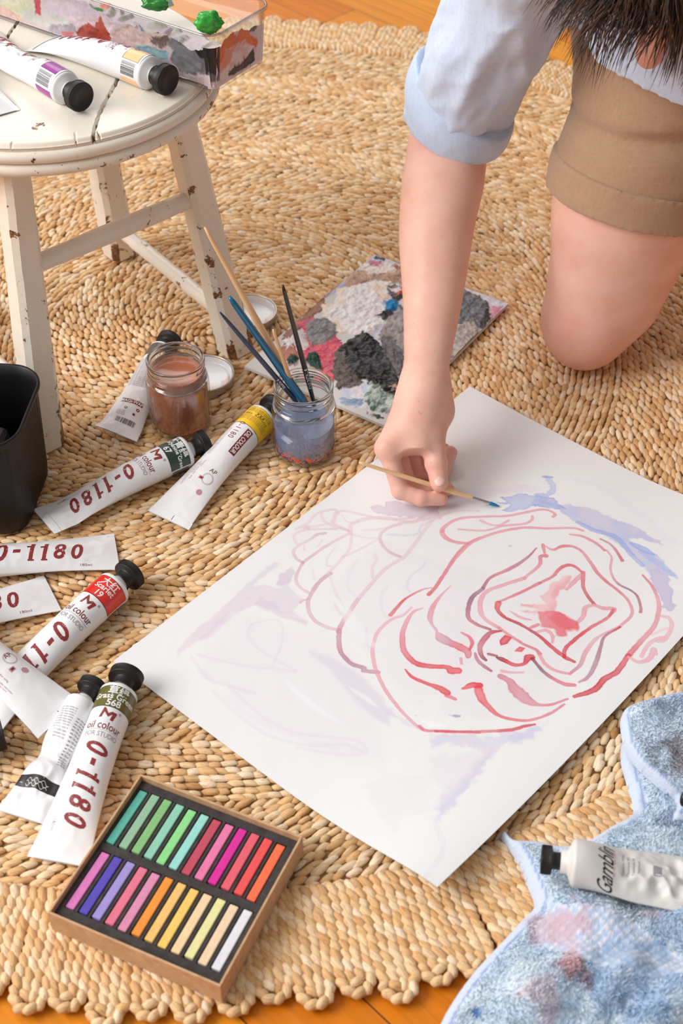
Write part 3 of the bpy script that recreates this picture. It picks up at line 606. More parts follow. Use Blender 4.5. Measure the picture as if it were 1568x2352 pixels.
def build_tube(name, capxy, endxy, T, deco, label, group, cat='paint tube', base=0.0, z_cap=None, cap=True, capr=None, body_mat=None, tilt=0.0, xyz=None, mats=()):
    """capxy/endxy pixels of the shoulder centre and the crimp centre in the photograph"""
    A = at(*capxy, base + T.r) if xyz is None else np.array(xyz[0]); B = at(*endxy, base + .004) if xyz is None else np.array(xyz[1])
    d = A - B; L = np.hypot(d[0], d[1]); yaw = math.atan2(d[1], d[0])
    if T.L is None: T.L = L
    root = empty(name, (A[0], A[1], base), yaw)
    if tilt: root.rotation_euler = (0, tilt, yaw)
    if label: tag(root, label, cat, group)
    mb = MB()
    nw, nq = 72, 110; q = T.L * (np.linspace(0, 1, nq)); w = np.linspace(0, 2 * np.pi * T.r, nw, endpoint=False)
    a, b = np.meshgrid(w, q, indexing='ij')
    # crimp: flat strip
    P = T.P(a, b).reshape(nw, nq, 3)
    mb.add(P.reshape(-1, 3), grid(nw, nq, cu=True, flip=True), 0)
    z0 = T.L - .0085
    patch(mb, T, -np.pi / 2 * T.r - T.w0 + .0002, np.pi / 2 * T.r - T.w0 - .0002, z0, T.L - .0001, 0, .0006, 30, 3, True)
    if deco: deco(mb, T)
    me = mb.data('body')
    obj('body', me, [body_mat or WHITE_TUBE] + list(mats), root)
    # shoulder and neck
    r = T.r; pr = [(r + .0001, -.0010), (r * 1.0, .0012), (r * .96, .0022), (r * .90, .0030), (r * .55, .0062), (r * .50, .0075), (r * .50, .0125), (.0001, .0125)]
    V, F = lathe(pr, 56); V = V[:, [2, 1, 0]] * [1, 1, -1] + [0, 0, r + .0007]
    obj('shoulder', mesh_data('shoulder', V, F), body_mat or WHITE_TUBE, root)
    if cap:
        V, F = cap_mesh(capr or r * .98); V = V + [.0075, 0, r + .0007]
        obj('cap', mesh_data('cap', V, F), BLACK_CAP, root)
    return root
INKS = [INK_RED, INK_WORN, INK_GREY, INK_WHITE, INK_BLACK, INK_PINK]
def MT(c): return INKS + [band_mat(c)]        # slots 1..6 inks, 7 band
def front(cn, nm, num, vis_numbers=True, dark=False, wb=(-.027, .029)):
    tx = 5 if dark else 4
    def f(mb, T):
        T.ks = T.L / .205; k = 1.0
        patch(mb, T, wb[0], wb[1], .0030, .0320, 5, .00006, 40, 12); patch(mb, T, wb[0] + .0004, wb[1] - .0004, .0036, .0312, 7, .00010, 40, 12)
        if cn: place_text(mb, T, cn, .002, .0092, .0108, tx, offset=.022)
        if nm: place_text(mb, T, nm, .001, .0172 if cn else .0150, .0090 if len(nm) < 12 else .0068, tx, offset=.02)
        if num: place_text(mb, T, num, .001, .0260 if cn else .0240, .0100, tx, offset=.022)
        bars(mb, T, wb[1] + .002, wb[1] + .017, .006, .030, 5)
        patch(mb, T, wb[1] + .0195, wb[1] + .030, .0030, .0320, 7, .0001, 12, 6)
        logo_m(mb, T, 0.0, .0405, .0165, 2); place_text(mb, T, '®', .0110, .0365, .004, 1)
        place_text(mb, T, 'oil colour', 0.0, .0555, .0115, 1, offset=.006, stretch=.80)
        patch(mb, T, -.0190, .0190, .0612, .0616, 3, .00014, 30, 2)
        place_text(mb, T, 'FOR STUDIO', 0.0, .0665, .0072, 3, stretch=.82)
        for ch, q, sz in (('0', .0835, .031), ('-', .0995, .030), ('1', .1150, .031), ('1', .1290, .031), ('8', .1445, .029), ('0', .1625, .029)):
            place_text(mb, T, ch, .001, q * k, sz, 2, vertical=True, offset=.026, shear=.30, stretch=.86)
        for q in (.1150, .1290): patch(mb, T, .0060, .0086, q - .0042, q + .0020, 2, .00018, 3, 5); patch(mb, T, -.0112, -.0092, q - .0055, q + .0010, 2, .00018, 3, 5)
        place_text(mb, T, '180ml', -.018, .1700 * k, .0050, 1, vertical=True, spacing=1.1)
    return f
def back(small=True):
    def f(mb, T):
        T.ks = T.L / .205; n = 2 * np.pi * T.r
        patch(mb, T, -n * .33, n * .33, .0030, .0385, 5, .00006, 60, 12); patch(mb, T, -n * .33 + .0003, n * .33 - .0003, .0036, .0377, 7, .00010, 60, 12)
        for i in range(3): place_text(mb, T, 'oil paint for studio work 0-1180', .003, .0072 + i * .0026, .0027, 5)
        place_text(mb, T, '180ml   6.09FLOZ', .002, .0178, .0048, 5, offset=.01); place_text(mb, T, '* * *', .006, .0145, .006, 5, offset=.02)
        for i in range(4): place_text(mb, T, 'keep away from fire and out of reach of children', .001, .0220 + i * .0024, .0022, 5)
        patch(mb, T, .0045, .0135, .042, .087, 1, .0001, 14, 24); place_text(mb, T, 'OIL COLOUR', .0090, .0645, .0082, 4, vertical=True, offset=.02, stretch=.84)
        place_text(mb, T, '0-1180', -.0055, .0520, .0105, 1, vertical=True, offset=.0, stretch=.95, spacing=1.15)
        for i, tx in enumerate(['Cautions:', 'Cap tightly after using', 'Not for children', 'Do not mix the tube into your', 'mouth, the paint may hurt', 'you when it is eaten']):
            place_text(mb, T, tx, -.0105 - i * .0028, .110 + .0009 * len(tx), .0031, 6, vertical=True)
        for i in range(2): place_text(mb, T, 'studio oil colour in tubes of 180ml, finely ground', -.0135 - i * .003, .075, .0026, 6, vertical=True)
        place_text(mb, T, 'AP', .006, .122, .0075, 1); 
        for rr in (.0058, .0068):
            th = np.linspace(0, 2 * np.pi, 36)
            for i in range(35):
                a = np.array([[math.cos(t) * q, math.sin(t) * q] for t in (th[i], th[i + 1]) for q in (rr, rr + .0004)])
                mb.add(T.P(.006 + a[:, 0], .1215 + a[:, 1], .00014), [[0, 1, 3, 2]], 6)
        th = np.linspace(0, 2 * np.pi, 18)[:-1]; V = np.r_[[[0, 0]], np.c_[np.cos(th), np.sin(th)] * .0036]
        mb.add(T.P(.0075 + V[:, 0], .140 + V[:, 1], .00014), [[0, i + 1, (i + 1) % 17 + 1] for i in range(17)], 6)
        patch(mb, T, -.0045, .0015, .135, .1395, 6, .00012, 6, 4); patch(mb, T, -.003, .0005, .136, .1385, 1, .00018, 4, 3)
        patch(mb, T, -.0005, .0001, T.L - .007, T.L - .001, 5, .0008, 2, 3, True)
    return f
TG = 'oil paint tubes lying round the stool'
build_tube('paint_tube', (424, 1040), (101, 1203), Tube(None, .0190, 1.8, .003, .0030, 3, roll=.12, curl=.004), front('酞青绿', 'Phthalocyanine Green', '67'), 'white paint tube with dark green 67 label, foot of brown jar', TG, mats=MT(S(36, 62, 52)))
build_tube('paint_tube', (600, 963), (385, 1190), Tube(None, .0190, 1.8, .004, .0010, 5), back(), 'white paint tube with yellow band, lying back up beside blue water jar', TG, mats=MT(S(250, 200, 20)))
build_tube('paint_tube', (262, 1352), (10, 1600), Tube(.205, .0190, 2.2, .005, .0008, 8), front('大红', 'Scarlet', '19'), 'white paint tube with bright red Scarlet 19 label', TG, mats=MT(S(222, 48, 38)))
build_tube('paint_tube', (-175, 1310), (268, 1262), Tube(None, .0190, 1.6, -.003, .0014, 12), front('', '', ''), 'white paint tube cut off by left frame edge, showing all of 0-1180', TG, mats=MT(S(60, 70, 160)))
build_tube('paint_tube', (-330, 1490), (120, 1357), Tube(None, .0190, 1.7, -.003, .0012, 16), front('', '', ''), 'white paint tube end reading 180, tucked behind the Scarlet tube', TG, mats=MT(S(60, 70, 160)))
build_tube('paint_tube', (272, 1600), (132, 1978), Tube(None, .0190, 2.1, .004, .0012, 21, curl=.002), front('草绿', 'Grass Green', '568'), 'white paint tube with olive Grass Green 568 label beside pastel box', TG, mats=MT(S(98, 92, 32)))
# ================================================================== stool
def chipped(name, thr=.60):
    m = NT(name, .38, coat=.1, spec=.45)
    co = m.coord(); big = m.noise(co, 46, 5, .68, .4); fine = m.noise(co, 230, 3, .7)
    w = m.n('ShaderNodeAttribute', attribute_name='wear').outputs['Fac']
    a1 = m.n('ShaderNodeMath', operation='MULTIPLY_ADD'); m.l(w, a1.inputs[0]); a1.inputs[1].default_value = .16; m.l(big, a1.inputs[2])
    a2 = m.n('ShaderNodeMath', operation='MULTIPLY_ADD'); m.l(fine, a2.inputs[0]); a2.inputs[1].default_value = .10; m.l(a1.outputs[0], a2.inputs[2])
    chip = m.ramp(a2.outputs[0], [(thr + .10, g1(0)), (thr + .106, g1(1))])
    paint = m.mix(.9, m.ramp(m.noise(co, 9, 4), [(.3, S(228, 218, 203)), (.7, S(238, 231, 219))]), m.ramp(fine, [(.25, g1(.93)), (.5, g1(1))]), 'MULTIPLY')
    wood = m.ramp(fine, [(.35, S(70, 48, 34)), (.55, S(128, 88, 58)), (.75, S(170, 125, 85))])
    rust = m.ramp(a2.outputs[0], [(thr + .060, g1(0)), (thr + .10, g1(.25))])
    m.base(m.mix(chip, m.mix(rust, paint, S(214, 190, 165)), wood))
    inv = m.n('ShaderNodeInvert'); m.l(chip, inv.inputs[1]); m.bump(inv.outputs[0], .5, .0008)
    return m.m
CREAM = chipped('chipped_cream_paint', .645); CREAM_SEAT = chipped('chipped_cream_seat_paint', .70)
def wear_attr(me, w):
    a = me.attributes.new('wear', 'FLOAT', 'POINT'); a.data.foreach_set('value', np.asarray(w, np.float32))
FA, FB, FC = at(103, 1015), at(540, 800), at(275, 580); FD = FA + FC - FB; SCN = (FA + FB + FC + FD) / 4; ZS = .385
stool = empty('round_stool', (SCN[0], SCN[1], 0)); tag(stool, 'round wooden stool with chipped cream paint and four splayed legs', 'stool')
def leg_top(F): return np.array([*(SCN[:2] + (F - SCN)[:2] * .735), .350])
yaw_s = math.atan2((FB - FA)[1], (FB - FA)[0])
def leg(F):
    T = leg_top(F); n = 60; t = np.linspace(0, 1, n)[:, None]; ax = F * (1 - t) + T * t; V = []; W = []
    h = .0195 - .0035 * t[:, 0] ; c = .0062
    for k in range(n):
        hh = h[k]; p = [(hh, hh - c), (hh - c, hh), (-hh + c, hh), (-hh, hh - c), (-hh, -hh + c), (-hh + c, -hh), (hh - c, -hh), (hh, -hh + c)]
        for i, (x, y) in enumerate(p):
            V.append((ax[k, 0] + x * math.cos(yaw_s) - y * math.sin(yaw_s), ax[k, 1] + x * math.sin(yaw_s) + y * math.cos(yaw_s), ax[k, 2])); W.append(.40 + .75 * max(0, 1 - k / n * 1.4) + (.9 if k < 4 else 0))
    V = np.array(V) - [SCN[0], SCN[1], 0]; j = fnoise(V * 60, 2)[:, None] - .5; V = V + j * .0012
    # face-centre columns with little wear keep the chips on the chamfers
    V8 = V.reshape(n, 8, 3); W8 = np.array(W).reshape(n, 8); out = []; ow = []
    for i in range(8):
        a, b = V8[:, i], V8[:, (i + 1) % 8]; wide = np.linalg.norm(b - a, axis=1).mean() > .012
        out.append(a); ow.append(W8[:, i])
        if wide:
            for f in (.12, .5, .88): out.append(a + (b - a) * f); ow.append(W8[:, i] * .25 - (.1 if f == .5 else 0))
    m_ = len(out); VV = np.stack(out, 1).reshape(-1, 3); WW = np.stack(ow, 1).ravel()
    me = mesh_data('leg', VV, [grid(n, m_, cv=True), np.arange(m_)[::-1][None], (np.arange(m_) + (n - 1) * m_)[None]], smooth=False); wear_attr(me, WW)
    return obj('leg', me, CREAM, stool)
for F_ in (FA, FB, FC, FD): leg(F_)
def stretcher(F1, F2, z, r):
    P = []
    for F in (F1, F2):
        T = leg_top(F); P.append(F + (T - F) * (z / .350))
    d = (P[1] - P[0]); P0 = P[0] + d * .03; P1 = P[1] - d * .03; t = np.linspace(0, 1, 40)[:, None]; Q = P0 + (P1 - P0) * t - [SCN[0], SCN[1], 0]
    R = r * (.86 + .14 * np.sin(np.pi * np.clip(t[:, 0] * 1.0, 0, 1)) ** .5)
    V, F = sweep(Q, R, 20); V = V + (fnoise(V * 70, 2)[:, None] - .5) * .0012
    me = mesh_data('stretcher', V, F); wear_attr(me, np.full(len(V), .22)); obj('stretcher', me, CREAM, stool)
stretcher(FA, FB, .222, .0112); stretcher(FC, FD, .222, .0112)
stretcher(FB, FC, .048, .0098); stretcher(FD, FA, .048, .0098); stretcher(FB, FC, .285, .0095); stretcher(FD, FA, .272, .0095)
def seat():
    n = 330; s = np.linspace(-1, 1, n); X, Y = np.meshgrid(s, s, indexing='ij')
    # square to disc, so that the planks and their cracks stay fine everywhere
    U = X * np.sqrt(1 - Y ** 2 / 2); W = Y * np.sqrt(1 - X ** 2 / 2); R = .1895; x = U * R; y = W * R; r = np.hypot(x, y)
    z = ZS - .0042 * ss(R - .0055, R, r) ** 2
    CR = []
    def crack(pts, w, dep):
        nonlocal z
        P = [at(a, b, ZS)[:2] - SCN[:2] for a, b in pts]; P = catmull(P, 6); d = np.full(x.shape, 9.0)
        for (x1, y1), (x2, y2) in zip(P[:-1], P[1:]):
            L2 = (x2 - x1) ** 2 + (y2 - y1) ** 2; t = np.clip(((x - x1) * (x2 - x1) + (y - y1) * (y2 - y1)) / L2, 0, 1)
            d = np.minimum(d, np.hypot(x - x1 - t * (x2 - x1), y - y1 - t * (y2 - y1)))
        ww = w * (.6 + .9 * fnoise(np.stack([x * 150, y * 150, 0 * x], -1), 2)); z = z - dep * (1 - ss(ww * .45, ww, d)); CR.append((d, w)); return d
    d1 = crack([(300, 120), (262, 198), (246, 226), (230, 258), (219, 290), (213, 318), (207, 342), (204, 352)], .0017, .007)
    crack([(222, 300), (233, 318), (240, 338)], .0010, .003); crack([(60, 25), (40, 52), (20, 80), (-60, 200)], .0016, .007)
    crack([(172, 304), (175, 330), (178, 344)], .0006, .0015); crack([(28, 326), (22, 340), (25, 350)], .0008, .002)
    wr = np.full(x.shape, .10) + .5 * (1 - ss(.001, .006, d1)); 
    for d_, w_ in CR: wr = np.maximum(wr, 1.6 * (1 - ss(w_ * .9, w_ * 1.5, d_)))
    for (a, b, rad, w) in ((88, 290, .013, 1.15), (248, 240, .006, 1.1), (88, 272, .008, .7), (393, 226, .003, .9), (328, 252, .003, .9), (96, 80, .011, 1.1), (385, 172, .003, 1.0)):
        c = at(a, b, ZS)[:2] - SCN[:2]; q = np.hypot(x - c[0], (y - c[1]) * .8); wr = np.maximum(wr, w * (1 - ss(rad * .4, rad, q)))
    wr = np.maximum(wr, .55 * ss(R - .006, R, r))
    V = np.stack([x, y, z], -1).reshape(-1, 3); ring = np.r_[np.arange(n) * n, (n - 1) * n + np.arange(1, n), (np.arange(n - 2, -1, -1)) * n + n - 1, np.arange(n - 2, 0, -1)]
    m = len(ring); b1 = V[ring] * [1, 1, 0] + [0, 0, ZS - .0075]; k = len(V)
    V2 = np.r_[V, b1]; i = np.arange(m); Fs = np.stack([ring[i], ring[(i + 1) % m], k + (i + 1) % m, k + i], -1)
    me = mesh_data('seat_board', V2, [np.r_[grid(n, n), Fs]]); wear_attr(me, np.r_[wr.ravel(), np.full(m, .5)])
    obj('seat_board', me, CREAM_SEAT, stool)
    prof = [(.150, .350)]
    for z0, rr in ((.3565, .1975), (.3705, .1965)):
        prof += [(rr - .008 + .0068 * math.cos(t), z0 + .0068 * math.sin(t)) for t in np.linspace(-1.45, 1.45, 9)]
    prof += [(.186, .3778), (.02, .3778)]
    V, F = lathe(prof, 200); V = V + (fnoise(V * 60, 2)[:, None] - .5) * .001
    me = mesh_data('seat_moulding', V, F); wear_attr(me, .22 + .5 * ss(.194, .197, np.hypot(V[:, 0], V[:, 1]))); obj('seat_moulding', me, CREAM, stool)
seat()

# ================================================================== thin clear glass and plastic
def clear(name, tint=(.95, .97, .97), rough=.02, edge=.85, gl_=(.06, .14, .42, .85)):
    m = NT(name); m.N.remove(m.b); out = m.N['Material Output']
    tr = m.n('ShaderNodeBsdfTransparent'); tr.inputs[0].default_value = (*tint, 1); gl = m.n('ShaderNodeBsdfGlossy'); gl.inputs['Roughness'].default_value = rough
    lw = m.n('ShaderNodeLayerWeight'); lw.inputs[0].default_value = .25
    tc = m.ramp(lw.outputs['Facing'], [(0, tint), (.5, tuple(x * .95 for x in tint)), (.8, tuple(x * (.5 + .5 * edge) for x in tint)), (1, tuple(x * edge for x in tint))]); m.l(tc, tr.inputs[0])
    mx = m.n('ShaderNodeMixShader'); m.l(m.ramp(lw.outputs['Facing'], [(0, g1(gl_[0])), (.45, g1(gl_[1])), (.75, g1(gl_[2])), (1, g1(gl_[3]))]), mx.inputs[0]); m.l(tr.outputs[0], mx.inputs[1]); m.l(gl.outputs[0], mx.inputs[2]); m.l(mx.outputs[0], out.inputs[0])
    return m.m
GLASS = clear('clear_jar_glass', (.96, .97, .97), .02, .55); PLASTIC = clear('clear_plastic', (.985, .985, .99), .03, .45, (.015, .03, .10, .6))
NECK = NT('thick_neck_glass', .03, trans=1.0, ior=1.42, color=(.97, .985, .98)).m
JR = .0375
def jar(xy, label, liquid, fill, flakes):
    root = empty('glass_jar', (xy[0], xy[1], 0)); tag(root, label, 'glass jar')
    o = [(.0001, .0035), (.026, .003), (.0335, .0004), (.0362, .003), (JR, .009), (JR, .066), (.0365, .0705), (.0335, .0745), (.0322, .0765), (.0322, .0785), (.0338, .0800), (.0338, .0815), (.0326, .083), (.0326, .0850), (.0340, .0865), (.0340, .0885), (.0330, .090), (.0332, .0935), (.0345, .095), (.0345, .0968), (.0330, .0982), (.0310, .0975), (.0302, .095), (.0300, .080), (.0305, .0745), (.0345, .068), (.0350, .064), (.0350, .011), (.033, .0065), (.0001, .0058)]
    V, F = lathe(o[:11] + o[-6:], 96); obj('glass', mesh_data('glass', V, F), GLASS, root)
    nk = [(.0362, .0712)] + o[11:-6] + [(.0312, .0735), (.0350, .0690), (.0362, .0712)]
    V, F = lathe(nk, 96); obj('threaded_neck', mesh_data('threaded_neck', V, F), NECK, root)
    rr = [(r, z) for r, z in ((.0001, .0062), (.0325, .0067), (.0349, .012), (.0349, .064), (.0343, .0682), (.0303, .0746), (.0298, .080)) if z < fill]
    rf = np.interp(fill, [.0062, .012, .064, .0682, .0746, .08], [.0325, .0349, .0349, .0343, .0303, .0298])
    prof = rr + [(rf, fill), (rf - .0012, fill - .0006), (.0001, fill - .0008)]
    V, F = lathe(prof, 96)
    m = NT('cloudy_paint_water', .12, spec=.5)
    nz = m.noise(m.coord((1, 1, .45)), 46, 4, .6, 1.2); m.base(m.mix(m.ramp(nz, [(.54, g1(0)), (.68, g1(.38))]), liquid, tuple(min(1, c * 1.6 + .08) for c in liquid)))
    obj('paint_water', mesh_data('paint_water', V, F), m.m, root)
    mb = MB(); r = random.Random(4)
    for i in range(120 if flakes == 2 else 14):
        a = r.uniform(-2.9, .2) if flakes == 2 else r.uniform(-1.2, -.5); z = .0105 + abs(r.gauss(0, .0022 if r.random() < .6 else .0045)); s_ = r.uniform(.0008, .0030)
        c = np.array([.0351 * math.cos(a), .0351 * math.sin(a), z]); e1 = np.array([-math.sin(a), math.cos(a), 0]); e2 = np.array([0, 0, 1.0]); n = 7
        th = [2 * math.pi * k / n for k in range(n)]; P = [c + e1 * s_ * math.cos(t) * r.uniform(.5, 1.3) + e2 * s_ * math.sin(t) * r.uniform(.3, .8) for t in th]
        nrm = np.array([math.cos(a), math.sin(a), 0]) * .0004; mb.add(np.r_[P, np.array(P) - nrm * 2], [np.arange(n)[None], np.stack([np.arange(n), np.arange(n) + n, (np.arange(n) + 1) % n + n, (np.arange(n) + 1) % n], -1)], 1 if (flakes == 2 and i % 5 < 2) else 0)
    obj('paint_flakes', mb.data('paint_flakes', smooth=False), [NT('orange_flakes', .5, color=S(238, 100, 50)).m, NT('blue_flakes', .5, color=S(40, 62, 120)).m], root)
    return root
J1 = np.array([-.1939, 1.3263]); J2 = np.array([-.0434, 1.2766])
jar(J1, 'open glass jar full of cloudy brown paint water', S(178, 108, 82), .0795, 1)
jar(J2, 'open glass jar half full of grey blue water, holding five brushes', S(120, 132, 168), .046, 2)
def jar_lid(xy, label, seed):
    root = empty('jar_lid', (xy[0], xy[1], 0)); tag(root, label, 'jar lid', 'upturned metal jar lids')
    o = [(.0001, .0006), (.0345, .0004), (.0362, .0022), (.0366, .0105), (.0372, .0118), (.0370, .0130), (.0358, .0132), (.0350, .0120), (.0350, .004), (.0335, .0028)]
    V, F = lathe(o, 96); obj('rim', mesh_data('rim', V, F), NT('lid_tin', .33, color=S(196, 190, 182), metal=.75).m, root)
    V, F = lathe([(.0349, .0105), (.0346, .0115), (.0336, .0105), (.0330, .0050), (.0312, .0036), (.0300, .0042), (.0280, .0034), (.0001, .0034)], 96)
    m = NT('white_lid_lining', .25, coat=.3); nz = m.noise(m.coord(), 55, 2, .5); n2 = m.noise(m.coord((1, 1, 1)), 31, 2, .5)
    m.base(m.mix(m.ramp(nz, [(.66, g1(0)), (.69, g1(.6))]), m.mix(m.ramp(n2, [(.62, g1(0)), (.64, g1(.5))]), (.76, .76, .79), S(226, 205, 196)), S(206, 150, 140)))
    obj('lining', mesh_data('lining', V, F), m.m, root)
    return root
jar_lid(at(471, 866, .006), 'upturned white lined jar lid just behind the brown jar', 1)
jar_lid(at(572, 722, .006), 'upturned white lined jar lid behind the front right stool leg', 2)

# ================================================================== brushes
def brush(name_label, B, T, prof, mats, parts=(), group='brushes standing in the blue jar', letter=None, hf_=.045, ff_=.13, br_=1.0):
    """B bristle end, T handle end; prof of handle radius from the ferrule to the end"""
    B, T = np.array(B, float), np.array(T, float); L = np.linalg.norm(T - B); d = (T - B) / L
    root = empty('paintbrush', B); root.rotation_mode = 'QUATERNION'; root.rotation_quaternion = Vector(d).to_track_quat('Z', 'Y')
    if name_label: tag(root, name_label, 'paintbrush', group)
    hb = L * hf_; fe = L * ff_
    V, F = lathe([(.0001, 0), (.0007, .001), (prof[0] * .75 * br_, hb * .45), (prof[0] * .98 * br_, hb * .8), (prof[0] * .9, hb)], 20); obj('bristles', mesh_data('bristles', V, F), mats[2], root)
    V, F = lathe([(prof[0] * .85, hb * .9), (prof[0] * .95, hb), (prof[0] * 1.02, fe * .78), (prof[0] * 1.12, fe * .80), (prof[0] * 1.12, fe * .83), (prof[0] * 1.03, fe * .85), (prof[0] * 1.12, fe * .90), (prof[0] * 1.12, fe * .92), (prof[0] * 1.02, fe)], 20); obj('ferrule', mesh_data('ferrule', V, F), mats[1], root)
    t = np.linspace(0, 1, 26); R = np.interp(t, np.linspace(0, 1, len(prof)), prof); R[-1] *= .55; R[-2] *= .92
    V, F = lathe([(r, fe + (L - fe) * q) for r, q in zip(R, t)], 20, cap1=True); V0 = V
    mb = MB(); mb.add(V, F, 0)
    if letter:
        txt, q0, sz = letter; TV, TF = text_tris(txt, sz, .02 * sz, 0, .004)
        zc = fe + (L - fe) * q0 + TV[:, 0]; rr = np.interp((zc - fe) / (L - fe), t, R) + .00012; th = -TV[:, 1] / rr.mean() + letter_ang
        mb.add(np.stack([rr * np.cos(th), rr * np.sin(th), zc], -1), TF, 1)
    obj('handle', mb.data('handle'), [mats[0], INK_WHITE], root)
    return root
letter_ang = 0.0
WOOD = NT('pale_brush_wood', .45); WOOD.base(WOOD.ramp(WOOD.noise(WOOD.coord((60, 60, 3)), 6, 3), [(.3, S(222, 176, 125)), (.7, S(240, 203, 158))])); WOOD = WOOD.m
FERR = NT('brush_ferrule', .25, color=S(190, 190, 195), metal=.9).m; BRIS = NT('wet_bristles', .4, color=S(80, 60, 45)).m
BLUE = NT('metallic_blue_lacquer', .22, color=S(14, 108, 152), metal=.35, coat=.6).m; NAVY = NT('navy_lacquer', .3, color=S(16, 52, 88), coat=.5).m; BLK = NT('black_lacquer', .3, color=S(22, 22, 24), coat=.4).m
def brush_in_jar(label, top, ent, ze, prof, mats, letter=None):
    E_ = at(*ent, ze); best = None
    for dd in np.linspace(1.15, 1.75, 240):
        T = atd(*top, dd)
        if T[2] < .12: continue
        k = (ze - .0085) / (T[2] - ze); B = E_ + (E_ - T) * k; rb = np.hypot(*(B[:2] - J2)); k2 = (.0975 - ze) / (T[2] - ze); Rm = E_ + (T - E_) * k2; rm = np.hypot(*(Rm[:2] - J2))
        c = max(0, rb - .0315) * 3 + max(0, rm - .0265) * 3 + abs(np.linalg.norm(T - B) - .27) * .02
        if best is None or c < best[0]: best = (c, T, B, rb, rm)
    print('brush', label[:20], best[0], best[3], best[4], np.linalg.norm(best[1] - best[2]))
    return brush(label, best[2], best[1], prof, mats, letter=letter)
brush_in_jar('tallest brush in the blue jar, long bare pale wooden handle', (470, 522), (676, 893), .080, (.0024, .0042, .0046, .0042, .0035, .0028, .0022), (WOOD, FERR, BRIS))
brush_in_jar('thick bright metallic blue brush handle leaning in the blue jar', (527, 682), (682, 900), .078, (.0028, .0048, .0052, .0046, .0042, .0038, .0034), (BLUE, FERR, BRIS))
brush_in_jar('thin dark navy brush handle, leftmost in the blue jar', (505, 717), (660, 898), .080, (.0018, .0028, .0030, .0030, .0028, .0024, .0016), (NAVY, FERR, BRIS), ('Studio 6', .35, .005))
brush_in_jar('short slim pale wood brush standing between blue and black ones', (627, 757), (672, 890), .082, (.0016, .0026, .0030, .0028, .0024, .0021, .0018), (WOOD, FERR, BRIS))
brush_in_jar('slim black brush handle, rightmost in the blue jar', (649, 655), (712, 892), .078, (.0016, .0026, .0032, .0031, .0028, .0025, .0022), (BLK, FERR, BRIS), ('FINE DETAIL 8', .30, .005))
TIP = at(1147, 1163, .0035); HND = at(824, 1062, .068)
brush('thin wooden brush with blue wet tip held over the painting', TIP, HND, (.0019, .0030, .0028, .0026, .0024, .0022, .0018), (WOOD, FERR, NT('blue_wet_bristles', .3, color=S(18, 130, 180)).m), group=None, hf_=.078, ff_=.20, br_=1.25)

# ================================================================== palette board on the rug
T0, L0, B0 = at(860, 585, .005)[:2], at(561, 841, .005)[:2], at(890, 967, .005)[:2]
f1 = (L0 - T0); BWID = np.linalg.norm(f1); f1 /= BWID; f2 = np.array([-f1[1], f1[0]]); f2 = f2 if f2[0] > 0 else -f2; BHEI = .212
pb = Canvas(BWID, BHEI, .0010, S(226, 222, 222))
def b4(pts):
    o = []
    for x, y in zip(pts[::2], pts[1::2]):
        q = at(540 + x / 2.3758, 560 + y / 2.3758, .006)[:2] - T0; o.append((q @ f1, q @ f2))
    return o
prr = np.random.default_rng(31)
def pl(c, *pts, a=1.0, h=.002, c2=None, rag=.004):
    P = np.array(b4(pts)); pb.poly(P, c, a, soft=.0012, edge=0, rag=rag, height=h, c2=c2, nf=90)
    if a < .75 or h < .001: return
    # knife and brush marks inside the dab
    cn = P.mean(0); area = abs(np.sum(P[:, 0] * np.roll(P[:, 1], -1) - P[:, 1] * np.roll(P[:, 0], -1))) / 2; n = int(min(46, 6 + area / 5e-5)); an = prr.uniform(0, 6.28)
    for _ in range(n):
        q = cn + (P[prr.integers(len(P))] - cn) * prr.uniform(0, .82); L_ = prr.uniform(.004, .012) * min(1, 3 * np.sqrt(area) / .04); t = an + prr.normal(0, .5)
        dv = np.array([math.cos(t), math.sin(t)]) * L_; nv = np.array([-dv[1], dv[0]]) * prr.uniform(-.4, .4)
        f = prr.random(); cc = np.array(c) * (1 - f * .8) + np.array(c2 if c2 is not None else c) * f * .8; cc = np.clip(cc * prr.uniform(.84, 1.16), 0, .85)
        pb.stroke([q - dv, q + nv, q + dv], [.001, prr.uniform(.0015, .004), .0006], cc, prr.uniform(.35, .9), edge=.1, ragged=.6, height=h * prr.uniform(.6, 1.5))
pl(S(180, 190, 215), 640,60, 1000,60, 1520,320, 1480,400, 1150,740, 900,950, 560,870, 640,500, 520,260, a=.7, h=.0004, c2=S(222, 214, 218))
pl(S(176, 178, 205), 560,170, 640,110, 660,160, 560,260, 440,330, 420,340, h=.0008, c2=S(214, 200, 206)); pl(S(150, 95, 70), 420,330, 480,290, 500,340, 400,420, 340,470, 260,560, 250,500, h=.0006)
pl(S(226, 90, 105), 330,430, 420,400, 480,480, 560,500, 600,560, 560,640, 560,720, 520,760, 440,680, 360,650, 340,590, 400,560, 380,480, c2=S(196, 70, 100)); pl(S(178, 108, 84), 240,560, 330,540, 350,600, 300,660, 240,600, h=.001)
pl(S(168, 128, 104), 640,150, 760,130, 900,120, 960,130, 960,220, 860,215, 760,190, 640,230, 590,240, 600,190, c2=S(200, 160, 135)); pl(S(236, 225, 218), 700,110, 800,100, 900,110, 860,160, 720,170)
pl(S(244, 214, 190), 560,240, 640,230, 760,200, 860,210, 830,300, 800,330, 740,320, 620,470, 560,500, 480,420, 470,330, 540,320, c2=S(240, 232, 224))
pl(S(248, 246, 248), 600,250, 700,210, 780,260, 820,350, 830,420, 760,470, 740,510, 620,490, 560,420, 500,390, 520,350, 600,330, h=.004, c2=S(236, 231, 233)); pl(S(246, 242, 242), 250,530, 320,500, 330,540, 290,560, h=.002)
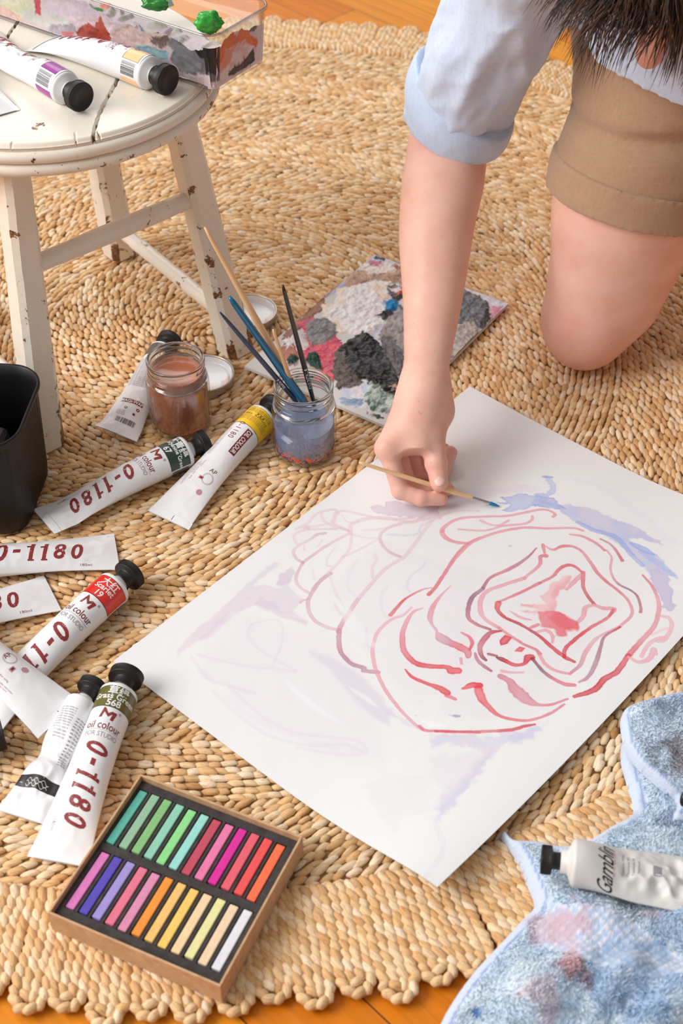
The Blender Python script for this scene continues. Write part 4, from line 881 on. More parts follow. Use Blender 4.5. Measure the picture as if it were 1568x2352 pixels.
pl(S(150, 148, 150), 400,420, 480,400, 550,440, 550,500, 490,550, 420,560, 385,510, 385,460, h=.004, c2=S(126, 124, 128), rag=.002)
pl(S(60, 55, 55), 820,230, 860,225, 920,240, 920,300, 890,320, 850,300); pl(S(225, 90, 60), 870,250, 920,230, 920,260, 880,290, h=.001); pl(S(190, 95, 70), 866,120, 920,118, 920,136, 870,138, h=.001)
pl(S(28, 142, 205), 820,330, 850,305, 890,315, 890,350, 850,390, 815,375, h=.006, rag=.002); pl(S(48, 44, 44), 780,390, 820,370, 860,385, 830,420, 800,415)
pl(S(168, 160, 158), 790,470, 840,400, 920,350, 1000,330, 1050,400, 1000,600, 900,600, 830,560, 780,520, c2=S(140, 132, 132), h=.003); pl(S(190, 182, 180), 1150,480, 1250,420, 1340,430, 1320,520, 1280,580, 1200,620, 1150,640, 1080,600, c2=S(158, 146, 138), h=.004)
pl(S(92, 94, 102), 1100,250, 1210,230, 1320,280, 1390,330, 1380,400, 1340,470, 1290,430, 1200,450, 1120,440, c2=S(120, 120, 126), h=.004); pl(S(66, 58, 58), 1380,330, 1395,400, 1350,480, 1330,500, 1340,430, h=.003)
pl(S(26, 23, 24), 620,520, 700,480, 760,520, 820,580, 860,660, 900,740, 880,830, 800,820, 700,740, 620,760, 560,800, 530,700, 560,640, 540,600, c2=S(16, 15, 17), h=.0045); pl(S(96, 86, 82), 540,590, 600,600, 610,700, 700,760, 620,790, 560,780, 530,700, h=.002)
pl(S(84, 80, 84), 800,510, 860,520, 920,600, 920,700, 880,740, 840,650, 800,600, c2=S(110, 106, 108), h=.003); pl(S(20, 64, 50), 280,630, 320,600, 350,620, 330,655, 290,655, h=.005, rag=.001); pl(S(14, 66, 52), 390,620, 420,590, 450,600, 480,690, 450,690, 380,650, h=.006, rag=.001)
pl(S(150, 165, 190), 560,840, 640,845, 700,850, 690,880, 600,880, a=.9, h=.001, c2=S(90, 140, 170)); pl(S(200, 210, 206), 700,810, 740,760, 770,790, 860,830, 900,850, 860,920, 760,920, 700,860, c2=S(70, 105, 80), h=.004); pl(S(46, 84, 70), 690,910, 740,930, 830,950, 780,950, h=.002)
pl(S(40, 110, 80), 1140,650, 1210,620, 1230,650, 1180,700, 1140,740, c2=S(130, 160, 140), h=.003); pl(S(230, 210, 70), 1210,600, 1240,600, 1220,640, h=.002); pl(S(206, 130, 150), 1400,340, 1460,340, 1440,390, 1390,400, a=.8, h=.001); pl(S(60, 160, 195), 1480,350, 1500,335, 1400,440, 1380,470, a=.6, h=.0004)
pl(S(200, 110, 130), 740,90, 790,95, 800,120, 740,120, h=.001); pl(S(40, 52, 90), 760,65, 820,80, 810,92, 760,80, h=.001); pl(S(228, 222, 220), 1340,470, 1400,455, 1380,490, 1340,495, h=.002); pl(S(110, 165, 195), 130,590, 170,630, 200,660, 160,640, h=.0004, a=.7)
pl(S(200, 160, 140), 860,780, 880,800, 870,830, 900,820, 890,780, h=.003); pl(S(232, 226, 224), 860,250, 900,235, 905,250, 870,275, h=.002)
H = pb.H + .0009 * pb.Nz * (pb.H > .0001) ; H = H * (.72 + .56 * pb.Nz)
def blade(H):
    K = (H + np.roll(H, 1, 0) + np.roll(H, 1, 1)) / 3; return K
H = blade(H)
tp = np.stack([T0[0] + f1[0] * pb.U + f2[0] * pb.Vv, T0[1] + f1[1] * pb.U + f2[1] * pb.Vv, .0050 + H], -1).reshape(-1, 3)
Fp = grid(pb.nu, pb.nv); Fp = Fp[:, ::-1] if np.cross(f1, f2) < 0 else Fp
MPB = NT('oil_paint_smears', .36, spec=.35); MPB.base(MPB.attr('tint')); MPB.bump(MPB.noise(MPB.coord((1, 2.5, 1)), 260, 3, .6, 1.0), .3, .0010)
bo = empty('palette_board', (T0[0], T0[1], 0)); tag(bo, 'rectangular board covered with thick oil paint, on the rug behind the hand', 'palette')
obj('paint_layer', mesh_data('paint_layer', tp - [T0[0], T0[1], 0], Fp, col=pb.C.reshape(-1, 3)), MPB.m, bo)
c4 = np.array([(0, 0), (BWID, 0), (BWID, BHEI), (0, BHEI)]); q4 = [f1 * a + f2 * b for a, b in c4]
V = np.array([(x, y, z) for z in (.0012, .0052) for x, y in q4]); F = np.array([[0, 1, 2, 3], [7, 6, 5, 4], [0, 4, 5, 1], [1, 5, 6, 2], [2, 6, 7, 3], [3, 7, 4, 0]]); F = F if np.cross(f1, f2) < 0 else F[:, ::-1]
obj('board', mesh_data('board', V, F, smooth=False), NT('grey_white_board', .7, color=S(214, 212, 210)).m, bo)

# ================================================================== box of soft pastels
bc = [at(*p, .028)[:2] for p in [(318, 1775), (687, 1918), (515, 2270), (113, 2098)]]
BC = sum(bc) / 4; bx = (bc[1] - bc[0]) + (bc[2] - bc[3]); bx /= np.linalg.norm(bx); by = np.array([-bx[1], bx[0]])
BWd = (np.linalg.norm(bc[1] - bc[0]) + np.linalg.norm(bc[2] - bc[3])) / 2; BHt = (np.linalg.norm(bc[3] - bc[0]) + np.linalg.norm(bc[2] - bc[1])) / 2
print('box', BWd, BHt)
broot = empty('pastel_box', (BC[0], BC[1], 0), math.atan2(bx[1], bx[0])); tag(broot, 'open square brown card box holding two rows of soft pastels', 'pastel box')
KR = NT('brown_kraft_card', .75); KR.base(KR.ramp(KR.noise(KR.coord(), 120, 3), [(.3, S(188, 146, 108)), (.7, S(206, 166, 128))])); hx, hy, zz_, th = BWd / 2, BHt / 2, .028, .0022
mb = MB()
mb.add(*box(-hx, hx, -hy, hy, .0002, .0018)); mb.add(*box(-hx, hx, -hy, -hy + th, .0018, zz_)); mb.add(*box(-hx, hx, hy - th, hy, .0018, zz_)); mb.add(*box(-hx, -hx + th, -hy + th, hy - th, .0018, zz_)); mb.add(*box(hx - th, hx, -hy + th, hy - th, .0018, zz_))
bevel(obj('card_tray', mb.data('card_tray', smooth=False), KR.m, broot), .0005, 2)
def tobox(px, py, z=.022): q = at(px, py, z)[:2] - BC; return np.array([q @ bx, q @ by])
r1a, r1b, r2a, r2b = tobox(80 + 590 / 2.45, 1740 + 330 / 2.45), None, None, None
row1 = (tobox(80 + 605 / 2.45, 1740 + 180 / 2.45), tobox(80 + 435 / 2.45, 1740 + 478 / 2.45), tobox(80 + 1372 / 2.45, 1740 + 488 / 2.45), tobox(80 + 1225 / 2.45, 1740 + 808 / 2.45))
row2 = (tobox(80 + 392 / 2.45, 1740 + 527 / 2.45), tobox(80 + 210 / 2.45, 1740 + 845 / 2.45), tobox(80 + 1188 / 2.45, 1740 + 860 / 2.45), tobox(80 + 1025 / 2.45, 1740 + 1200 / 2.45))
print('rows', [r.round(4).tolist() for r in row1 + row2])
PCOL = [[(92, 176, 158), (146, 184, 154), (132, 184, 122), (140, 200, 176), (140, 214, 140), (150, 214, 204), (190, 76, 94), (226, 120, 166), (214, 44, 152), (224, 96, 110), (232, 84, 84), (240, 112, 76)],
        [(214, 122, 186), (88, 74, 176), (160, 142, 208), (222, 116, 140), (214, 138, 172), (236, 146, 60), (236, 190, 112), (240, 198, 104), (236, 206, 162), (228, 222, 160), (234, 206, 172), (222, 222, 230)]]
PNAM = [['dark teal', 'grey sage', 'leaf green', 'mint green', 'bright light green', 'pale turquoise', 'dark crimson', 'mid pink', 'magenta', 'coral pink', 'bright red', 'orange red'],
        ['orchid pink', 'dark violet blue', 'light lilac', 'rose pink', 'dusty pink', 'orange', 'light amber', 'golden yellow', 'pale peach', 'pale lemon', 'cream', 'white']]
slots = []
for R_, (a, b, c, d) in enumerate((row1, row2)):
    y0 = (b[1] + d[1]) / 2; y1 = (a[1] + c[1]) / 2; x0 = (a[0] + b[0]) / 2; x1 = (c[0] + d[0]) / 2
    slots.append((x0, x1, y0, y1))
fm = MB(); zt, zb = .0215, .0150; sw = .0041; ix, iy = hx - th - .0006, hy - th - .0006
fm.add(*box(-ix, ix, -iy, iy, .002, zb)); ys = [-iy] + sum([[s[2] - .0012, s[3] + .0012] for s in slots[::-1]], []) + [iy]
fm.add(*box(-ix, ix, ys[0], ys[1], zb, zt)); fm.add(*box(-ix, ix, ys[2], ys[3], zb, zt)); fm.add(*box(-ix, ix, ys[4], ys[5], zb, zt))
for s in slots:
    xs = np.linspace(s[0], s[1], 12); e = [-ix] + sum([[x - sw - .0009, x + sw + .0009] for x in xs], []) + [ix]
    for i in range(0, len(e), 2): fm.add(*box(e[i], e[i + 1], s[2] - .0012, s[3] + .0012, zb, zt))
FO = NT('black_foam', .92); FO.base(FO.ramp(FO.noise(FO.coord(), 90, 4, .7), [(.35, S(50, 46, 46)), (.6, S(66, 61, 60)), (.8, S(86, 80, 78))])); bevel(obj('foam_insert', fm.data('foam_insert', smooth=False), FO.m, broot), .0004, 1)
def stick_mesh():
    V, F = box(-.5, .5, -.5, .5, 0, 1); bm = bmesh.new(); vs = [bm.verts.new(v) for v in V * [2 * sw, .0001, .0072]]
    bm.free(); return None
for R_, s in enumerate(slots):
    xs = np.linspace(s[0], s[1], 12)
    for i, x in enumerate(xs):
        c = S(*PCOL[R_][i]); cy = (s[2] + s[3]) / 2 + random.uniform(-.0006, .0006); w = BC + bx * x + by * cy; hl = (s[3] - s[2]) / 2
        V, F = box(-sw, sw, -hl, hl, 0, .0068); o = obj('pastel_stick', mesh_data('pastel_stick', V, F, smooth=False), None, None, (w[0], w[1], zb + .0001)); bevel(o, .0008, 2)
        m = NT('pastel_pigment', .9); nz = m.noise(m.coord((1, .4, 1)), 300, 4, .6); m.base(m.mix(.5, c, m.ramp(nz, [(.3, g1(.82)), (.6, g1(1.0)), (.8, g1(1.1))]), 'MULTIPLY')); m.bump(nz, .2, .0005); o.data.materials.append(m.m)
        o.rotation_euler = (0, 0, math.atan2(bx[1], bx[0]) + random.uniform(-.006, .006))
        tag(o, f'{PNAM[R_][i]} pastel stick in the {"far" if R_ == 0 else "near"} row of the box', 'pastel stick', 'soft pastels in the card box')
# ================================================================== the other tubes
def lines(mb, T, w0, q0, n, ln, m, sz=.0026, vertical=False, txt='made with pure pigment and refined oil'):
    for i in range(n): place_text(mb, T, txt[:ln], w0, q0 + i * sz * 1.05, sz, m, vertical=vertical)
build_tube('paint_tube', (342, 168), (98, 92), Tube(None, .0180, 2.3, -.009, .0012, 31), front('', '...', '00', dark=True, wb=(-.024, .022)), 'white tube with peach orange band, leaning against the clear tray on the stool', TG, base=ZS, mats=MT(S(250, 196, 140)))
build_tube('paint_tube', (150, 203), (-80, 88), Tube(None, .0175, 2.0, -.013, .0050, 37, bend=.012, pinch=(.42, .30, .14, .05), wave=.004), front('', '', '', wb=(-.022, .021)), 'crumpled white tube with purple band, nearest cap on the stool seat', TG, base=ZS, mats=MT(S(150, 40, 145)))
build_tube('paint_tube', (-160, 95), (-10, 262), Tube(None, .0180, 1.6, 0, .0010, 41), None, 'flat white crimped tube end poking in over the stool seat at frame edge', TG, base=ZS, cap=False)
def deco_j(mb, T):
    T.ks = T.L / .190
    n = 2 * np.pi * T.r; patch(mb, T, -n * .40, n * .40, .0030, .0300, 5, .00006, 60, 12); patch(mb, T, -n * .40 + .0003, n * .40 - .0003, .0036, .0292, 7, .0001, 60, 12)
    lines(mb, T, 0, .007, 8, 30, 3); lines(mb, T, 0, .040, 22, 34, 3)
    patch(mb, T, -.016, .012, .124, .131, 1, .0001, 20, 5); place_text(mb, T, 'MAGI-WAP', -.002, .1275, .0056, 4, offset=.02)
    place_text(mb, T, 'o', .008, .138, .008, 1, offset=.04); place_text(mb, T, 'o', -.006, .141, .007, 5, offset=.02); patch(mb, T, .004, .007, .145, .149, 1, .0001, 4, 4); lines(mb, T, -.010, .147, 3, 10, 6)
    bars(mb, T, -.012, .013, .158, .168, 5, 26)
build_tube('paint_tube', (372, 812), (268, 1006), Tube(None, .0175, 2.0, .002, .0022, 45, roll=-.25, curl=.004), deco_j, 'white tube with dark olive band, half hidden behind the brown jar', TG, mats=MT(S(62, 58, 32)))
AF = at(-190, 1385, .052); BF = at(136, 1640, .024)
build_tube('paint_tube', None, None, Tube(None, .0190, 1.9, .004, .0008, 51), back(), 'white tube showing plain back print, resting across the Scarlet tube', TG, xyz=(AF, BF), base=.034, tilt=-.10, mats=MT(S(70, 90, 60)))
def deco_h(mb, T):
    for i in range(12): place_text(mb, T, 'permalba type white oil'[:23 - i], -.006 + .0004 * i, .014 + i * .0026, .0024, 3)
    for i in range(16): place_text(mb, T, 'net 150 ml', .0145, .022 + i * .0030, .0026, 5)
    n = np.pi * T.r; patch(mb, T, -n * .52, n * .52, .086, .098, 5, .0002, 40, 8)
    for k in range(3):
        w = np.linspace(-.012, .010, 40); q = .0905 + k * .0022 + .0014 * np.sin(w * 900 + k * 2); a = np.stack([w, w], 1).ravel(); b = np.stack([q, q + .0005], 1).ravel()
        mb.add(T.P(a, b, .0003), np.array([[2 * i, 2 * i + 1, 2 * i + 3, 2 * i + 2] for i in range(39)]), 4)
build_tube('paint_tube', (186, 1622), (48, 1873), Tube(None, .0160, 1.25, 0, .0070, 55, pinch=(.47, .55, .10, .30), wave=.0016), deco_h, 'squeezed crumpled white tube with a black belt, left of the Grass Green tube', TG, mats=MT(S(40, 40, 40)), capr=.0155)
build_tube('paint_tube', (-62, 1702), (-420, 1830), Tube(None, .0190, 2.0, 0, .001, 58), front('', '', ''), 'tube showing only its black cap at the left frame edge', TG, mats=MT(S(60, 70, 160)))

# ================================================================== clear plastic tray of paint on the stool
TB1, TB2, TB3 = at(492, 208, ZS + .002), at(0, 38, ZS + .002), at(587, 141, ZS + .002)
tx = (TB2 - TB1)[:2]; tx /= np.linalg.norm(tx); ty = np.array([-tx[1], tx[0]]); ty = ty if ty @ (TB3 - TB1)[:2] > 0 else -ty
TWd = np.linalg.norm((TB3 - TB1)[:2]) + .012; TLn = .36; TH = .066; rad = .012
TO = TB1[:2] - tx * .004 - ty * .004
troot = empty('plastic_tray', (TO[0], TO[1], ZS + .001)); tag(troot, 'clear plastic tray smeared inside with thick paint, on the stool edge', 'tray')
def rr_path(x0, x1, y0, y1, r, n=8):
    P = []
    for cx, cy, a0 in ((x1 - r, y1 - r, 0), (x0 + r, y1 - r, 90), (x0 + r, y0 + r, 180), (x1 - r, y0 + r, 270)):
        for k in range(n + 1): a = math.radians(a0 + 90 * k / n); P.append((cx + r * math.cos(a), cy + r * math.sin(a)))
    return np.array(P)
def tr_ring(off, z, r=rad): P = rr_path(-off, TLn + off, -off, TWd + off, max(r + off, .002)); return np.c_[P[:, :1] * tx[0] + P[:, 1:] * ty[0], P[:, :1] * tx[1] + P[:, 1:] * ty[1], np.full(len(P), z)]
def loft(rings, capb=True):
    n = len(rings[0]); V = np.concatenate(rings); F = [grid(len(rings), n, cv=True)]
    if capb: F.append(np.arange(n)[::-1][None]); F.append((np.arange(n) + (len(rings) - 1) * n)[None])
    return V, F
rings = [tr_ring(-.006, 0), tr_ring(-.001, .0008), tr_ring(.0, .004), tr_ring(.0055, TH - .003), tr_ring(.0085, TH - .002), tr_ring(.0085, TH), tr_ring(.0042, TH), tr_ring(-.0012, .006), tr_ring(-.004, .0022)]
V, F = loft(rings); obj('tray_shell', mesh_data('tray_shell', V, F), PLASTIC, troot)
rp = tr_ring(.0062, TH); V, F = sweep(np.r_[rp, rp[:2]], .0016, 8); obj('tray_rim', mesh_data('tray_rim', V, F), clear('rim_plastic', (.72, .70, .72), .08, .30, (.10, .2, .4, .8)), troot)
def wallray(px, py, o, n_):                  # pixel to a vertical plane
    r = ray(px, py); C = np.array([0, 0, CAM_H]); t = ((o - C[:2]) @ n_) / (r[:2] @ n_); return C + r * t
def wall_canvas(o, dr, n_, L_, step): return Canvas(L_, TH, step, (.72, .66, .66))
# long near wall
fw = Canvas(TLn, TH, .0009, S(222, 206, 208)); MASK = np.zeros(fw.U.shape)
def wf(pts, sc=2.529):
    o = []
    for x, y in zip(pts[::2], pts[1::2]): q = wallray(x / sc, y / sc, TB1[:2], ty); o.append(((q[:2] - TO) @ tx, q[2] - ZS - .001))
    return o
tr_ = np.random.default_rng(77)
def wp(c, *pts, a=1.0, h=.0012, c2=None, rag=.003, cvx=None, f=None):
    C_ = cvx or fw; P = np.array((f or wf)(pts)); C_.poly(P, c, a, soft=.001, edge=0, rag=rag, height=h, c2=c2, nf=90); cn = P.mean(0)
    for _ in range(14):
        q = cn + (P[tr_.integers(len(P))] - cn) * tr_.uniform(0, .85); t = tr_.uniform(0, 6.28); dv = np.array([math.cos(t), math.sin(t)]) * tr_.uniform(.002, .006); ff = tr_.random()
        cc = np.clip((np.array(c) * (1 - ff) + np.array(c2 if c2 is not None else c) * ff) * tr_.uniform(.85, 1.15), 0, .85); C_.stroke([q - dv, q, q + dv], [.0008, .0025, .0006], cc, .7, edge=.1, ragged=.6, height=h)
wp(S(214, 216, 176), 0,-60, 260,-60, 250,60, 100,110, 0,40, c2=S(226, 222, 200)); wp(S(232, 194, 184), 0,20, 130,90, 130,120, 60,110, 0,90, c2=S(222, 180, 170)); wp(S(206, 210, 200), 120,60, 330,20, 420,120, 300,170, 180,120, c2=S(224, 216, 214))
wp(S(226, 208, 220), 250,-20, 700,-20, 900,60, 800,110, 640,130, 420,110, 300,60, c2=S(236, 222, 228)); wp(S(200, 60, 80), 215,-10, 255,-10, 245,85, 215,70, rag=.001); wp(S(170, 165, 172), 300,140, 440,130, 460,200, 350,200, 290,180, c2=S(200, 190, 196))
wp(S(222, 200, 200), 440,100, 600,80, 700,130, 640,190, 480,170, c2=S(236, 220, 224)); wp(S(160, 66, 50), 450,180, 520,120, 560,150, 600,80, 620,140, 660,200, 650,260, 540,250, 470,225, c2=S(196, 92, 74), rag=.002); wp(S(206, 120, 120), 360,180, 440,180, 420,215, 370,205, rag=.001)
wp(S(236, 212, 200), 650,200, 720,140, 860,110, 960,150, 1010,180, 930,230, 880,260, 780,280, 690,270, c2=S(226, 196, 190)); wp(S(226, 130, 136), 820,95, 900,110, 960,160, 900,140, 820,120, rag=.001); wp(S(148, 190, 205), 775,262, 860,250, 960,280, 1000,300, 980,350, 900,320, 800,290, rag=.002, c2=S(170, 205, 214))
wp(S(128, 108, 106), 900,210, 1000,190, 1010,240, 960,270, 890,240); wp(S(112, 112, 120), 980,230, 1050,190, 1130,220, 1180,260, 1200,300, 1180,420, 1080,430, 1000,340, 1020,290, c2=S(140, 140, 144)); wp(S(214, 196, 200), 1040,420, 1140,440, 1200,440, 1200,520, 1100,500, 1030,450, c2=S(234, 224, 226))
wp(S(20, 18, 20), 1150,200, 1240,200, 1240,380, 1180,330, 1150,290, 1130,260, rag=.0015, c2=S(30, 26, 30)); wp(S(110, 106, 112), 1180,330, 1240,330, 1230,430, 1170,430, rag=.001); wp(S(60, 160, 60), 1060,180, 1150,200, 1140,215, 1060,205, rag=.001)
topm = np.interp(fw.U[:, 0], [0, .03, .06, .1, .15, .2, .3, .36], [.050, .042, .050, .046, .052, .060, .062, .062])[:, None] + .010 * (fnoise(np.stack([fw.U * 80, fw.U * 0, fw.U * 0], -1), 3) - .5)
def wall_mesh(cvx, o, dr, inn, lean, keep, name):
    H = cvx.H * (.5 + cvx.Nz); off = .0022 + H - cvx.Vv * lean
    x = np.clip(cvx.U, .003, None)
    P = np.stack([o[0] + dr[0] * cvx.U + inn[0] * off, o[1] + dr[1] * cvx.U + inn[1] * off, cvx.Vv], -1).reshape(-1, 3)
    F = grid(cvx.nu, cvx.nv); K = keep.reshape(-1)[F].all(1); return P, F[K], cvx.C.reshape(-1, 3)
P1, F1, C1 = wall_mesh(fw, -tx * 0, tx, ty, .085, (fw.Vv < topm) & (fw.U > .006) & (fw.Vv > .004), 'w')
# short right-hand wall
sw_ = Canvas(TWd, TH, .0008, S(226, 206, 206))
def wsf(pts, sx=1568 / 320):
    o = []
    for x, y in zip(pts[::2], pts[1::2]): q = wallray(300 + x / sx, y / sx, TO, tx); o.append(((q[:2] - TO) @ ty, q[2] - ZS - .001))
    return o
sp = lambda c, *p, **k: wp(c, *p, cvx=sw_, f=wsf, **k)
sp(S(232, 214, 212), 880,400, 1400,400, 1420,600, 1250,850, 900,1000, c2=S(222, 180, 176)); sp(S(228, 92, 22), 950,430, 1050,380, 1120,330, 1180,420, 1200,300, 1260,270, 1310,300, 1340,400, 1430,440, 1420,540, 1340,500, 1280,440, 1230,470, 1130,520, 1060,560, 1030,700, 980,780, 920,780, 920,600, c2=S(238, 112, 40), rag=.002)
sp(S(234, 150, 120), 1060,560, 1180,520, 1130,700, 1020,860, 1010,740); sp(S(24, 16, 26), 1110,830, 1160,780, 1270,710, 1320,640, 1390,540, 1410,680, 1330,750, 1180,850, 1120,860, rag=.0015, c2=S(44, 30, 44)); sp(S(110, 96, 104), 1300,260, 1370,250, 1410,300, 1380,350, 1320,350, rag=.001); sp(S(60, 150, 60), 960,370, 1050,340, 1040,380, 960,410, rag=.001)
tops = np.interp(sw_.U[:, 0], [0, .012, .03, .045, .06, .09], [.050, .050, .058, .056, .050, .046])[:, None] + .006 * (fnoise(np.stack([sw_.U * 160, sw_.U * 0 + 3, sw_.U * 0], -1), 3) - .5)
P2, F2, C2 = wall_mesh(sw_, tx * 0, ty, tx, .085, (sw_.Vv < tops) & (sw_.U > .005) & (sw_.U < TWd - .004) & (sw_.Vv > .003), 'w2')
# rounded corner between them (black over grey) and the heaped floor of the tray
a, b = np.meshgrid(np.linspace(math.pi, 1.5 * math.pi, 14), np.linspace(.002, .050, 40), indexing='ij'); rc = rad - .0030 + b * .085 - .0007 * fnoise(np.stack([a * 9, b * 200, 0 * a], -1), 2)
cx = rad + rc * np.cos(a) - .001; cy = rad + rc * np.sin(a) - .001
P3 = np.stack([tx[0] * cx + ty[0] * cy, tx[1] * cx + ty[1] * cy, b], -1).reshape(-1, 3); k1 = ss(.018, .022, b + .004 * (vnoise(np.stack([a * 6, b * 300, 0 * a], -1)) - .5))[..., None]; k2 = ss(.009, .012, b)[..., None]
C3 = (np.array(S(22, 20, 22)) * k1 + (1 - k1) * (k2 * np.array(S(112, 108, 114)) + (1 - k2) * np.array(S(226, 212, 214)))).reshape(-1, 3); F3 = grid(14, 40)
fc = Canvas(TLn - .006, TWd - .006, .0016, S(226, 212, 214)); fr_ = np.random.default_rng(8)
for i in range(90):
    q = np.array([fr_.uniform(0, TLn), fr_.uniform(0, TWd)]); cs = [(226, 206, 220), (206, 210, 190), (220, 150, 150), (190, 190, 200), (236, 222, 214), (170, 70, 60), (150, 190, 205), (90, 90, 96), (70, 160, 80), (232, 120, 60)]
    c_ = S(*cs[min(int(fr_.exponential(2.4)), 9)]); t = fr_.uniform(0, 6.28); dv = np.array([math.cos(t), math.sin(t)]) * fr_.uniform(.004, .016); fc.stroke([q - dv, q + fr_.normal(0, .003, 2), q + dv], [.003, fr_.uniform(.004, .014), .002], c_, .9, edge=.05, ragged=.7, height=.005)
X, Y = fc.U + .003, fc.Vv + .003; Z = .0026 + fc.H * (.5 + fc.N2) + .004 * fc.N2
P4 = np.stack([tx[0] * X + ty[0] * Y, tx[1] * X + ty[1] * Y, Z], -1).reshape(-1, 3); F4 = grid(fc.nu, fc.nv)
if tx[0] * ty[1] - tx[1] * ty[0] < 0: F4 = F4[:, ::-1]
n1, n2, n3 = len(P1), len(P1) + len(P2), len(P1) + len(P2) + len(P3)
obj('paint_smears', mesh_data('paint_smears', np.r_[P1, P2, P3, P4], [np.r_[F1, F2 + n1, F3 + n2, F4 + n3]], col=np.r_[C1, C2, C3, fc.C.reshape(-1, 3)]), MPB.m, troot)
def blob(name, P, c, seed, parent=None, mat=None, sc=(1, 1, 1), r=.008):
    bm = bmesh.new(); bmesh.ops.create_icosphere(bm, subdivisions=4, radius=1.0); V = np.array([v.co[:] for v in bm.verts]); F = np.array([[v.index for v in f.verts] for f in bm.faces]); bm.free()
    V = V * (1 + .9 * (fnoise(V * 2.6 + seed, 3)[:, None] - .42) * 1.25) * np.array(sc) * r
    return obj(name, mesh_data(name, V + P, F), mat or NT('thick_green_paint', .3, color=c, spec=.6).m, parent)
gp = wallray(478, 52, TO + tx * .004, tx); blob('green_paint_lump', gp - np.array([TO[0], TO[1], ZS + .001]), S(40, 160, 52), 2, troot, sc=(1.2, .6, 1.0), r=.0105)
gp = wallray(360, 6, TO + ty * (TWd - .002), ty); blob('green_paint_lump', gp - np.array([TO[0], TO[1], ZS + .001]), S(36, 130, 44), 5, troot, sc=(1.6, .6, .7), r=.010)

# ================================================================== black ribbed bin at the left edge
bq = at(60, 1236)[:2]; broot2 = empty('black_bin', (bq[0], bq[1], 0), -.10); tag(broot2, 'dark ribbed see-through plastic bin cut off by the left frame edge', 'bin')
def bin_ring(z, off):
    P = rr_path(-.24 - off, off, -off, .125 + off, .028 + off, 14); d = np.r_[0, np.cumsum(np.linalg.norm(np.diff(P, axis=0), axis=1))]
    return np.c_[P, np.full(len(P), z)]
BR_ = rr_path(-.24, 0, 0, .125, .028, 14); RS = [];
def dense(P, n=420):
    Q = np.r_[P, P[:1]]; d = np.r_[0, np.cumsum(np.linalg.norm(np.diff(Q, axis=0), axis=1))]; q = np.linspace(0, d[-1], n, endpoint=False); return np.stack([np.interp(q, d, Q[:, k]) for k in range(3)], 1), q
for z, off, rb in ((0, -.006, 0), (.0015, -.002, 0), (.006, 0, .3), (.02, .0008, 1), (.07, .003, 1), (.125, .0055, 1), (.1285, .0058, .2), (.132, .0075, 0), (.1335, .0095, 0), (.137, .0098, 0), (.1385, .0088, 0), (.1375, .0062, 0), (.12, .0035, 0), (.01, -.002, 0)):
    P, q = dense(bin_ring(z, off)); c = P[:, :2].mean(0); nn = P[:, :2] - np.clip(P[:, :2], [-.21, .03], [-.03, .095]); nn /= np.linalg.norm(nn, axis=1)[:, None] + 1e-9
    P[:, :2] += nn * (.0006 * rb * np.sin(q * 2 * np.pi / .0075))[:, None]; RS.append(P)
V, F = loft(RS); MBIN = NT('smoked_plastic', .42, color=S(20, 18, 19), spec=.35); MBIN.b.inputs['Alpha'].default_value = .985
obj('shell', mesh_data('shell', V, F), MBIN.m, broot2)
V, F = box(-.20, -.03, .03, .095, .012, .085); bevel(obj('dark_filling', mesh_data('dark_filling', V, F, smooth=False), NT('dark_bin_filling', .9, color=S(54, 44, 48)).m, broot2), .012, 3)  # plain dark block filling the bin
# ================================================================== blue towel, lower right
def in_poly(x, y, P):
    ins = np.zeros(x.shape, bool); dm = np.full(x.shape, 9.0); n = len(P)
    for i in range(n):
        x1, y1 = P[i]; x2, y2 = P[(i + 1) % n]; c = ((y1 > y) != (y2 > y)); xi = (x2 - x1) * (y - y1) / ((y2 - y1) if abs(y2 - y1) > 1e-12 else 1e-12) + x1; ins ^= c & (x < xi)
        L2 = (x2 - x1) ** 2 + (y2 - y1) ** 2 + 1e-15; t = np.clip(((x - x1) * (x2 - x1) + (y - y1) * (y2 - y1)) / L2, 0, 1); dm = np.minimum(dm, np.hypot(x - x1 - t * (x2 - x1), y - y1 - t * (y2 - y1)))
    return np.where(ins, dm, -dm)
def pdist(x, y, P):
    d = np.full(x.shape, 9.0)
    for (x1, y1), (x2, y2) in zip(P[:-1], P[1:]):
        L2 = (x2 - x1) ** 2 + (y2 - y1) ** 2 + 1e-15; t = np.clip(((x - x1) * (x2 - x1) + (y - y1) * (y2 - y1)) / L2, 0, 1); d = np.minimum(d, np.hypot(x - x1 - t * (x2 - x1), y - y1 - t * (y2 - y1)))
    return d
px2 = lambda pts, z: np.array([at(a, b, z)[:2] for a, b in zip(pts[::2], pts[1::2])])
TWO = at(1400, 2100)[:2]
towel = empty('towel', (TWO[0], TWO[1], 0)); tag(towel, 'paint-stained pale blue towel crumpled over the rug edge at lower right', 'towel')
